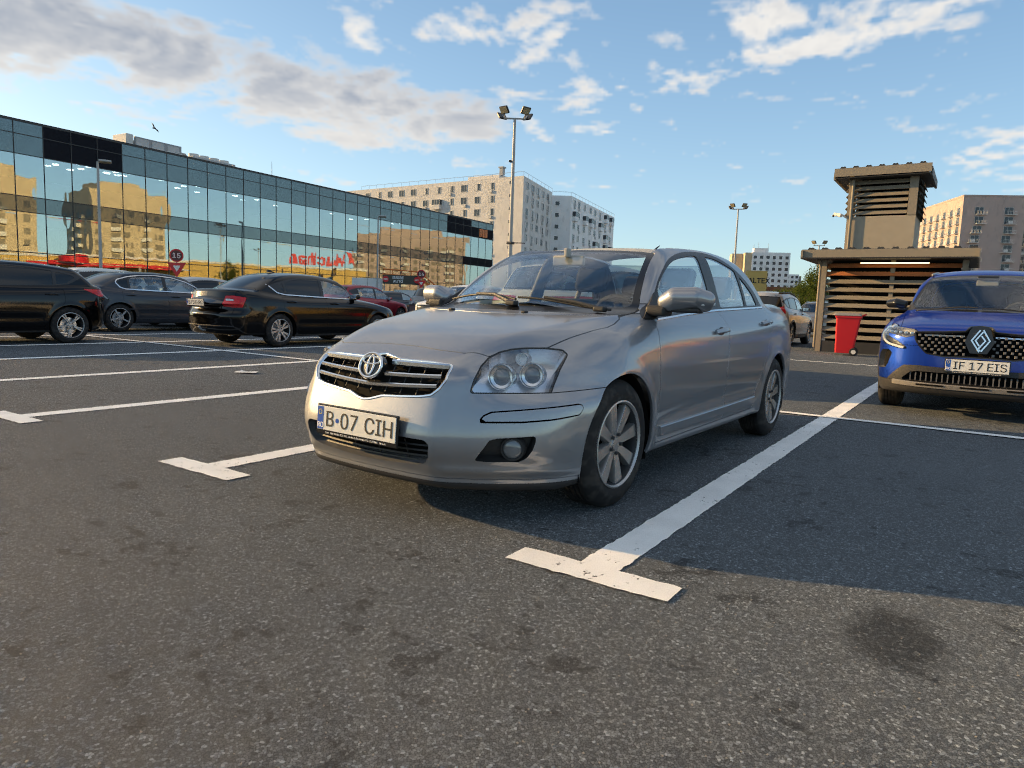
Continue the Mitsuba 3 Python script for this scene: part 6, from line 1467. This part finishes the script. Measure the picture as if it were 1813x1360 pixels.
# --- the blue SUV in the next row
def blue_suv():
    s = suv_spec(paint='m_paint_blue', mirror_mat='m_gloss_black', wheel='five', rimmat='m_alloy_dark', category='SUV', cf=[0, .006, .02, .05, .11, .18, .29, .48], hw=.93)
    lamp = [(.43, .822), (.446, .87), (.497, .890), (.60, .90), (.709, .910), (.80, .928), (.90, .938), (.935, .90), (.91, .80), (.86, .748), (.803, .732), (.579, .685), (.488, .680), (.497, .70), (.591, .758), (.70, .80), (.755, .84), (.60, .815), (.511, .797)]
    grille = [(0, .632), (.09, .632), (.283, .624), (.438, .648), (.503, .718), (.548, .785), (.555, .858), (.30, .872), (.12, .885), (.09, .93), (0, .94)]
    low = [(0, .352), (.295, .356), (.60, .362), (.65, .368), (.562, .455), (.50, .464), (0, .464)]
    vent = [(.805, .66), (.692, .664), (.637, .636), (.678, .518), (.705, .475), (.776, .463), (.92, .463), (.91, .55), (.87, .62)]
    def carve(C):
        K = .70710678
        g = np.array(grille); gp = smooth_poly(np.vstack([g, g[::-1] * [-1, 1]]), .012); dg = sdist(gp)
        Q = C.carve(lambda x, y, z: np.maximum(dg(x, z), y - .5), 0)
        a = skin_mesh(C.f, Q, 0, .05); C.add('grille', (a[0], a[1][len(Q.F):], a[2]), 'm_gloss_black'); C.add('grille_back', skin_mesh(C.f, Q, .055, 0), 'm_liner', parent='grille')
        # raised studs in a brick pattern
        st = []
        for r in range(6):
            z = .658 + r * .034
            for i in range(-9, 10):
                x = (i + .5 * (r % 2)) * .060
                if dg(np.array([x]), np.array([z]))[0] < -.016 and abs(x) > .115: st.append((x, z))
        P = C.front([q[0] for q in st], [q[1] for q in st])
        stud = rbox(.024, .05, .024, .004)
        sh = shape(stud, 30)
        for p in P:
            C_key = C.add('stud', sh, 'm_stud', parent='grille'); scene[C_key]['to_world'] = T4((C.M @ matrix4(p + np.array([0, .030, 0]))).tolist())
        for sg_ in (1, -1):
            x = np.linspace(.125, .47, 24) * sg_; p = C.front(x, .836 - .01 * np.abs(x)); p[:, 1] += .008
            C.add('grille_bar', sweep(p, [(-.007, -.01), (-.007, .004), (.007, .006), (.007, -.01)], np.tile([0, -1., .1], (24, 1))), 'm_chrome', 40, parent='grille')
        e = np.vstack([gp, gp[:1]]); cum = np.r_[0, np.cumsum(np.linalg.norm(np.diff(e, axis=0), axis=1))]; u = np.linspace(0, cum[-1], 160)[:-1]
        p = C.front(np.interp(u, cum, e[:, 0]), np.interp(u, cum, e[:, 1])); C.add('surround', sweep(p, [(-.006, -.01), (-.005, .004), (.006, .004), (.012, -.01)], C.normal(p), True), 'm_gloss_black', 40, parent='grille')
        # emblem: nested open diamonds on a black shield
        o = C.front(0., .80)[0] + np.array([0, -.014, 0]); M = frame(np.array([1., 0, 0]), np.array([0, .12, 1.]), np.array([0, -1., .12]), o)
        sh6 = smooth_poly([(-.12, -.02), (-.07, -.125), (.07, -.125), (.12, -.02), (.085, .10), (.06, .135), (-.06, .135), (-.085, .10)], .01)
        ek = C.local(C.add('emblem', _xf(put(prism(sh6, .035), (0, 0, -.035)), M), 'm_gloss_black'))
        tb = []
        def poly(pts, w=.013):
            g2 = sg.LineString(pts).buffer(w / 2, cap_style='flat', join_style='mitre'); return put(prism(np.array(g2.exterior.coords)[:-1], .006), (0, 0, .0))
        a1 = [(-.012, -.100), (-.068, 0), (-.010, .100), (.010, .100)]; a2 = [(.012, -.100), (.068, 0), (.012, .100)]
        tb = [poly([(-.002, .103), (-.066, 0), (.000, -.103), (.010, -.086)]), poly([(.022, .085), (-.034, 0), (-.0, -.052)]), poly([(.022, .104), (.082, 0), (.018, -.104)]), poly([(.012, .046), (.046, 0), (-.010, -.086)])]
        C.add('badge', _xf(cat(*tb), M), 'm_chrome', parent=ek)
        # lower grille with upright bars, in a dark valance
        va = [(0, .27), (.62, .275), (.78, .30), (.79, .348), (.70, .455), (.63, .518), (.5, .524), (0, .506)]
        v2 = np.array(va); dv = sdist(smooth_poly(np.vstack([v2, v2[::-1] * [-1, 1]]), .015))
        l2 = np.array(low); dl = sdist(smooth_poly(np.vstack([l2, l2[::-1] * [-1, 1]]), .012))
        Q = C.carve(lambda x, y, z: np.maximum(dl(x, z), y - .6), 0); a = skin_mesh(C.f, Q, 0, .05)
        C.add('lower_grille', (a[0], a[1][len(Q.F):], a[2]), 'm_black_plastic'); C.add('grille_back', skin_mesh(C.f, Q, .05, 0), 'm_liner', parent='lower_grille')
        C.skin('valance', C.carve(lambda x, y, z: np.maximum(dv(x, z), y - .7), .0), 'm_cladding', -.004, .02)
        for x in np.arange(-.56, .561, .047):
            p = C.front([x, x, x], [.366, .41, .452]); p[:, 1] += .022; C.add('bar', sweep(p, [(-.006, -.03), (-.006, .006), (.006, .006), (.006, -.03)], np.tile([0, -1., 0], (3, 1))), 'm_stud', parent='lower_grille')
        x = np.linspace(-.72, .72, 44); p = C.front(x, .325 + .012 * (np.abs(x) / .7) ** 3); C.add('skid_trim', ribbon_box(p, C.normal(p), .05, .014), 'm_satin', 40)
        for x0 in (-.38, 0, .38):
            p = C.front(np.linspace(x0 - .12, x0 + .12, 8), np.full(8, .332)); C.add('slot', ribbon_box(p + [0, -.008, 0], C.normal(p), .018, .012), 'm_liner', parent='skid_trim')
        dlm = sdist(smooth_poly(lamp, .006)); dvt = sdist(smooth_poly(vent, .01))
        for sg_ in (1, -1):
            Lp = C.carve(lambda x, y, z: np.maximum(dlm((sg_ * x + y) * K, z), np.maximum(.2 - sg_ * x, y - 1.2)), .002)
            k = C.local(C.skin('headlight', Lp, 'm_lamp_lens', .002, 0)); C.add('reflector', skin_mesh(C.f, Lp, .04, 0), 'm_dark_trim', parent=k)
            a = skin_mesh(C.f, Lp, .002, .042); C.add('housing', (a[0], a[1][len(Lp.F):], a[2]), 'm_reflector', parent=k)
            for u in np.linspace(.49, .80, 6):
                q = C.diag(u, .858 + .045 * (u - .5), sg_)[0]; n = C.normal(q)[0]; C.add('lamp_cell', put(rbox(.034, .02, .026, .006), q - n * .026), 'm_reflector', 30, parent=k)
            pu = [(.50, .874), (.80, .912), (.905, .912), (.895, .83), (.835, .770), (.70, .722), (.53, .692)]; pp = np.array(pu); cu = np.r_[0, np.cumsum(np.linalg.norm(np.diff(pp, axis=0), axis=1))]; uu = np.linspace(cu[1], cu[-1], 30)
            q = C.diag(np.interp(uu, cu, pp[:, 0]), np.interp(uu, cu, pp[:, 1]), sg_); n = C.normal(q); C.add('light_guide', sweep(q - n * .018, [(-.011, 0), (-.011, .008), (.011, .008), (.011, 0)], n), 'm_lamp_white', 40, parent=k)
            V = C.carve(lambda x, y, z: np.maximum(dvt((sg_ * x + y) * K, z), np.maximum(.2 - sg_ * x, y - 1.2)), 0)
            a = skin_mesh(C.f, V, 0, .05); C.add('air_curtain', (a[0], a[1][len(V.F):], a[2]), 'm_satin'); C.add('air_curtain_back', skin_mesh(C.f, V, .05, 0), 'm_liner', parent='air_curtain' if sg_ > 0 else 'air_curtain_001')
        tl = sdist(smooth_poly([(.30, .92), (.80, .90), (.95, .96), (.94, 1.03), (.30, .98)], .01))
        for sg_ in (1, -1): C.skin('tail_lamp', C.carve(lambda x, y, z: np.maximum(tl((sg_ * x + 4.51 - y) * K, z), 3.4 - y), .003), 'm_lamp_red')
    def fin(C):
        plate(C, C.front(0., .548)[0] + np.array([0, -.012, 0]), .05, 'IF 17 EIS', .52, .113, text_h=.074, note='RENAULT BUCURESTI NORD  WWW.NIRVANAAUTO.RO  0720.203.700')
        for x0, x1, y0, y1 in ((-.66, -.06, 1.30, 1.18), (-.02, .62, 1.16, 1.22)):
            q = np.array([march(C.f, [[x, np.interp(x, [x0, x1], [y0, y1]), 1.7]], (0, 0, -1), 0, 1.)[0] for x in np.linspace(x0, x1, 8)]); C.add('wiper', tube(q + [0, -.008, .014], .008, 6), 'm_black_plastic', True)
        C.add('interior_mirror', put(rbox(.22, .03, .07, .015), (0, 1.80, 1.43)), 'm_headliner', 30)
        C.add('sensor_housing', put(rbox(.22, .22, .05, .02), (0, 1.86, 1.49)), 'm_gloss_black', 30)
        for sg_ in (1, -1):
            p = C.side(np.linspace(1.9, 3.9, 30), np.interp(np.linspace(1.9, 3.9, 30), [1.9, 2.6, 3.9], [1.49, 1.555, 1.48]), sg_); C.add('roof_rail', tube(p + [-sg_ * .03, 0, .035], .014, 8), 'm_satin', True)
    s['extra_carve'], s['finish'] = carve, fin
    scene['m_stud'] = two({'type': 'roughplastic', 'diffuse_reflectance': rgb(.16, .155, .15), 'alpha': .15})
    plain('m_satin', (.20, .19, .175), .35, .6)
    return general_car('blue_suv', s, (1.155, 5.93, 0), -.012, 'bright blue SUV facing the camera in the next row, with number plate IF 17 EIS', .0165)
blue_suv()
# --- the rest of the car park
gloss('m_paint_cream', (.70, .69, .66), .03, 1.5)
flake_paint('m_paint_lightsilver', (.36, .36, .36), (.62, .62, .62), .28, .4, 1.7)
def patch_lamp(name, poly, mat, kind='rdiag', ins=-.003): return (name, kind, poly, mat, ins)
def rear_plate(text, z, tilt=-.12, **k):
    def fin(C): plate(C, C.rear(0., z)[0] + np.array([0, .016, 0]), tilt, text, rear=True, **k)
    return fin
def skoda():
    s = sedan_spec(paint='m_paint_black', wheel='ten', rim=.222, R_w=.322, L=4.67, chrome=[(3.78, 1.20), (3.58, 1.045), (3.40, 1.012), (2.4, .985), (1.40, .958)],
        dlo=[(1.35, .955), (1.62, 1.10), (1.9, 1.245), (2.2, 1.335), (2.6, 1.372), (3.0, 1.355), (3.3, 1.30), (3.56, 1.235), (3.74, 1.18), (3.56, 1.05), (3.40, 1.018), (2.4, .99)],
        patches=[patch_lamp('reversing_lamp', [(.445, .865), (.455, .905), (.61, .90), (.60, .86)], 'm_lamp_white'), patch_lamp('tail_lamp', [(.395, .755), (.445, .955), (.60, .965), (.83, .935), (.765, .745), (.60, .74)], 'm_lamp_red')], R=[1.5, 1.30, 1.8, 1.37, 2.2, 1.44, 2.6, 1.462, 3.0, 1.455, 3.4, 1.415, 3.8, 1.325, 4.2, 1.19], bl=(4.28, 1.07, 2.05), rwp=[(0, 1.40), (.50, 1.38), (.66, 1.11), (0, 1.11)], glass_z=(.97, 1.08), boot_y=4.0)
    def fin(C):
        plate(C, C.rear(0., .815)[0] + np.array([0, .018, 0]), -.1, 'B 758 HRG', rear=True)
        q = C.rear(-.50, .965)[0]; text_on(C, 'OCTAVIA', .034, C.rear(.46, .985)[0] + np.array([0, .004, 0]), True, .1)
        x = np.linspace(-.7, .7, 24); p = C.rear(x, np.full(24, .395)); C.add('bumper_trim', ribbon_box(p, C.normal(p), .022, .008), 'm_dark_trim', 40)
        p = C.rear(x * .62, np.full(24, .735)); C.add('boot_trim', ribbon_box(p, C.normal(p), .035, .012), 'm_gloss_black', 40)
        for xx in (-.45, -.15, .15, .45): C.add('parking_sensor', put(cyl(.011, .008, axis='y', n=12), C.rear(xx, .545)[0]), 'm_gloss_black')
        C.add('shark_fin', trimesh.convex.convex_hull(np.array([C.top(0., 3.05)[0] + q for q in ([-.03, 0, 0], [.03, 0, 0], [-.025, .18, 0], [.025, .18, 0], [0, .17, .06], [0, .13, .055])])), 'm_paint_black', 30)
        C.add('tow_bracket', cat(tube([[0, 4.50, .30], [0, 4.68, .30], [0, 4.74, .34]], .02, 8), put(trimesh.creation.icosphere(subdivisions=2, radius=.027), (0, 4.745, .36))), 'm_steel', True)
    s['finish'] = fin
    return general_car('black_sedan', s, (-11.02, 10.20, 0), math.pi + .012, 'black liftback saloon seen from behind, red and white tail lamp lit by sun, ten-spoke wheels', .018)
skoda()
def bmw():
    s = hatch_spec(paint='m_paint_black', wheel='double', rim=.228, R_w=.325, H=1.44, wins=[(a, p, 'm_privacy_glass' if a != 'front_door_glass' else 'm_side_glass') for a, p, m in hatch_spec()['wins']],
        patches=[patch_lamp('tail_lamp', [(.60, .885), (.63, .985), (.80, .985), (.97, .99), (.90, .935), (.80, .865), (.70, .84)], 'm_lamp_red'), ('reflector_slot', 'rdiag', [(.66, .56), (.70, .72), (.76, .74), (.74, .60)], 'm_gloss_black', .012)])
    s['finish'] = rear_plate('B 44 MTR', .72)
    return general_car('black_hatchback', s, (-13.36, .42, 0), .004, 'glossy black hatchback at the left edge of the picture, bright double-spoke wheel', .018)
bmw()
def peugeot():
    s = sedan_spec(paint='m_paint_graphite', wheel='five', rim=.232, R_w=.335, arch=.372, L=4.79, yw1=.95, yw2=3.72, chrome='loop', H=1.46,
        dlo=[(1.42, .965), (1.66, 1.10), (1.95, 1.24), (2.3, 1.335), (2.7, 1.368), (3.1, 1.355), (3.42, 1.31), (3.68, 1.235), (3.74, 1.17), (3.64, 1.05), (3.52, 1.015), (2.5, .99)], dlo_r=.03,
        wins=[('front_door_glass', [(1.68, .99), (1.76, 1.13), (2.0, 1.24), (2.3, 1.315), (2.48, 1.335), (2.50, 1.0)], 'm_side_glass'), ('rear_door_glass', [(2.57, 1.345), (2.9, 1.342), (3.2, 1.318), (3.40, 1.275), (3.40, 1.025), (2.58, 1.003)], 'm_side_glass'), ('quarter_glass', [(3.45, 1.265), (3.64, 1.21), (3.68, 1.16), (3.60, 1.06), (3.45, 1.03)], 'm_privacy_glass')],
        R=[1.5, 1.29, 1.85, 1.37, 2.3, 1.445, 2.7, 1.46, 3.1, 1.45, 3.5, 1.41, 3.9, 1.31, 4.3, 1.17], yr=[.15, 4.64, .3, 4.75, .5, 4.79, .62, 4.785, .70, 4.76, .85, 4.745, 1.0, 4.71, 1.1, 4.68], bl=(4.30, 1.07, 1.95), doors=(1.42, 2.53, 3.64), boot_y=4.1, patches=[patch_lamp('tail_lamp', [(.46, .84), (.48, .96), (.86, .95), (.80, .83)], 'm_lamp_red')])
    def fin(C):
        rear_plate('B 16 PGT', .80)(C); t = np.linspace(2.55, 3.5, 20); p = C.side(t, np.full(20, .545), -1); C.add('door_moulding', ribbon_box(p, C.normal(p), .035, .008), 'm_paint_graphite', 40); p = C.side(np.linspace(1.5, 2.5, 20), np.full(20, .545), -1); C.add('door_moulding', ribbon_box(p, C.normal(p), .035, .008), 'm_paint_graphite', 40)
        C.skin
    s['finish'] = fin
    return general_car('grey_sedan', s, (-16.62, 10.18, 0), math.pi + .004, 'dark blue-grey saloon with a chrome loop round its side windows, between the two black cars', .02)
peugeot()
def place(px, d, L, facing):
    p = ray_xy(px, d); return (float(p[0]), float(p[1] + (L / 2 if facing > 0 else -L / 2)), 0.)
s = suv_spec(paint='m_paint_cream', clad=0, wheel='seven', patches=[patch_lamp('tail_lamp', [(.22, 1.045), (.22, 1.105), (.60, 1.12), (.95, 1.11), (.98, 1.05), (.80, 1.03)], 'm_lamp_red')])
s['finish'] = rear_plate('B 301 SUV', .88); s['rear_glass'] = 'm_side_glass'
general_car('white_suv', s, (-3.78, 5.52 + 4.51, 0), math.pi + .01, 'white SUV with wide red tail lamps, seen through the windscreen of the silver saloon', .024)
s = suv_spec(paint='m_paint_lightsilver', L=4.34, H=1.69, wheel='seven', yw2=3.53, mirror_mat='m_black_plastic', handle_mat='m_black_plastic', patches=[patch_lamp('tail_lamp', [(.60, .98), (.60, 1.20), (.74, 1.22), (.74, 1.0)], 'm_lamp_red')], R=[1.5, 1.48, 1.8, 1.57, 2.2, 1.65, 2.6, 1.68, 3.0, 1.68, 3.5, 1.665, 4.0, 1.63, 4.3, 1.60], yr=[.2, 4.21, .35, 4.32, .55, 4.34, .75, 4.335, .95, 4.31, 1.1, 4.28, 1.2, 4.25], bl=(4.28, 1.16, .50), doors=(1.36, 2.42, 3.45))
def duster(C):
    rear_plate('B 90 DST', .90)(C)
    for sg_ in (1, -1): y = np.linspace(1.9, 3.9, 20); p = C.side(y, np.interp(y, [1.9, 2.6, 3.9], [1.50, 1.60, 1.56]), sg_); C.add('roof_rail', tube(p + [-sg_ * .04, 0, .06], .022, 8), 'm_black_plastic', True)
s['finish'] = duster
general_car('silver_suv', s, (-4.52, 24.15, 0), math.pi, 'silver-white SUV with black roof rails parked left of the louvred hut', .028)
def duster2(C):
    for sg_ in (1, -1): y = np.linspace(1.9, 3.9, 20); p = C.side(y, np.interp(y, [1.9, 2.6, 3.9], [1.49, 1.555, 1.48]), sg_); C.add('roof_rail', tube(p + [-sg_ * .04, 0, .05], .02, 8), 'm_satin', True)
s = suv_spec(paint='m_paint_grey', finish=duster2); general_car('grey_suv', s, place(1441, 33, 4.51, -1), 0., 'grey SUV with roof rails, half hidden between the silver-white SUV and the hut', .035)
s = hatch_spec(paint='m_paint_red', wheel='seven', H=1.58, R=[1.5, 1.42, 1.8, 1.49, 2.2, 1.555, 2.6, 1.58, 3.0, 1.575, 3.5, 1.54, 3.9, 1.48, 4.2, 1.42], bl=(4.26, 1.10, .95), dlo=[(1.20, .965), (1.5, 1.14), (1.85, 1.34), (2.15, 1.44), (2.6, 1.478), (3.0, 1.47), (3.4, 1.425), (3.76, 1.33), (3.84, 1.27), (3.55, 1.09), (3.30, 1.05), (2.3, 1.0)],
    wins=[('front_door_glass', [(1.50, .99), (1.62, 1.17), (1.9, 1.34), (2.15, 1.415), (2.28, 1.432), (2.32, 1.01)], 'm_side_glass'), ('rear_door_glass', [(2.38, 1.445), (2.8, 1.445), (3.1, 1.42), (3.30, 1.395), (3.28, 1.06), (2.40, 1.015)], 'm_side_glass'), ('quarter_glass', [(3.36, 1.385), (3.64, 1.32), (3.70, 1.27), (3.50, 1.10), (3.34, 1.07)], 'm_privacy_glass')], wsp=[(0, 1.50), (.3, 1.492), (.55, 1.47), (.63, 1.3), (.70, 1.10), (.735, .985), (.4, .975), (0, .97)], rwp=[(0, 1.50), (.50, 1.48), (.62, 1.12), (0, 1.12)], patches=[patch_lamp('tail_lamp', [(.5, .85), (.5, 1.02), (.82, 1.02), (.78, .86)], 'm_lamp_red'), patch_lamp('headlight', [(.42, .66), (.46, .74), (.80, .80), (.86, .76), (.70, .66)], 'm_lamp_white', 'fdiag')])
p = ray_xy(706, 32); general_car('red_hatchback', s, (float(p[0]) - .86, float(p[1]) + .85, 0), math.pi, 'dark red hatchback behind the bonnet of the black liftback', .026)
s = suv_spec(paint='m_paint_grey', wheel='seven', patches=[patch_lamp('tail_lamp', [(.44, .97), (.44, 1.06), (.82, 1.08), (.90, 1.0)], 'm_lamp_red')]); s['finish'] = rear_plate('B 112 GKS', .92)
p = ray_xy(738, 31); general_car('grey_suv', s, (float(p[0]), float(p[1]) + 4.51, 0), math.pi, 'brownish grey SUV seen from behind under the no entry board', .035)
s = suv_spec(paint='m_paint_white', clad=.30, patches=[patch_lamp('headlight', [(.42, .80), (.44, .87), (.80, .91), (.88, .86), (.66, .80)], 'm_lamp_white', 'fdiag'), ('grille', 'front', [(-.52, .66), (-.50, .86), (.50, .86), (.52, .66)], 'm_gloss_black', .02), ('lower_grille', 'front', [(-.6, .36), (-.5, .56), (.5, .56), (.6, .36)], 'm_black_plastic', .02)])
p = ray_xy(752, 23); general_car('white_suv', s, (float(p[0]), float(p[1]), 0), 0., 'white SUV facing the camera, peeping out above the silver bonnet left of the windscreen pillar', .03)
s = hatch_spec(paint='m_paint_graphite'); general_car('dark_hatchback', s, place(694, 38, 4.32, 1), math.pi, 'dark hatchback roof showing between the red hatchback and the brownish grey SUV', .04)
s = sedan_spec(paint='m_paint_lightsilver'); general_car('light_silver_sedan', s, place(366, 21.5, 4.67, 1), math.pi, 'light silver car whose roof shows between the two dark saloons', .035)
s = hatch_spec(paint='m_paint_white', H=1.62, R=[1.5, 1.42, 1.8, 1.50, 2.2, 1.59, 2.6, 1.62, 3.0, 1.615, 3.5, 1.59, 3.9, 1.545, 4.2, 1.49], bl=(4.27, 1.10, .75), dlo=[(1.20, .965), (1.5, 1.14), (1.85, 1.36), (2.15, 1.47), (2.6, 1.51), (3.0, 1.505), (3.4, 1.465), (3.80, 1.38), (3.90, 1.30), (3.6, 1.09), (3.30, 1.05), (2.3, 1.0)], wsp=[(0, 1.53), (.3, 1.52), (.55, 1.50), (.63, 1.3), (.70, 1.10), (.735, .985), (.4, .975), (0, .97)], rwp=[(0, 1.53), (.50, 1.51), (.62, 1.12), (0, 1.12)])
general_car('white_hatchback', s, place(128, 20.5, 4.32, -1), 0., 'white hatchback whose rear roof shows above the black hatchback at far left', .035)
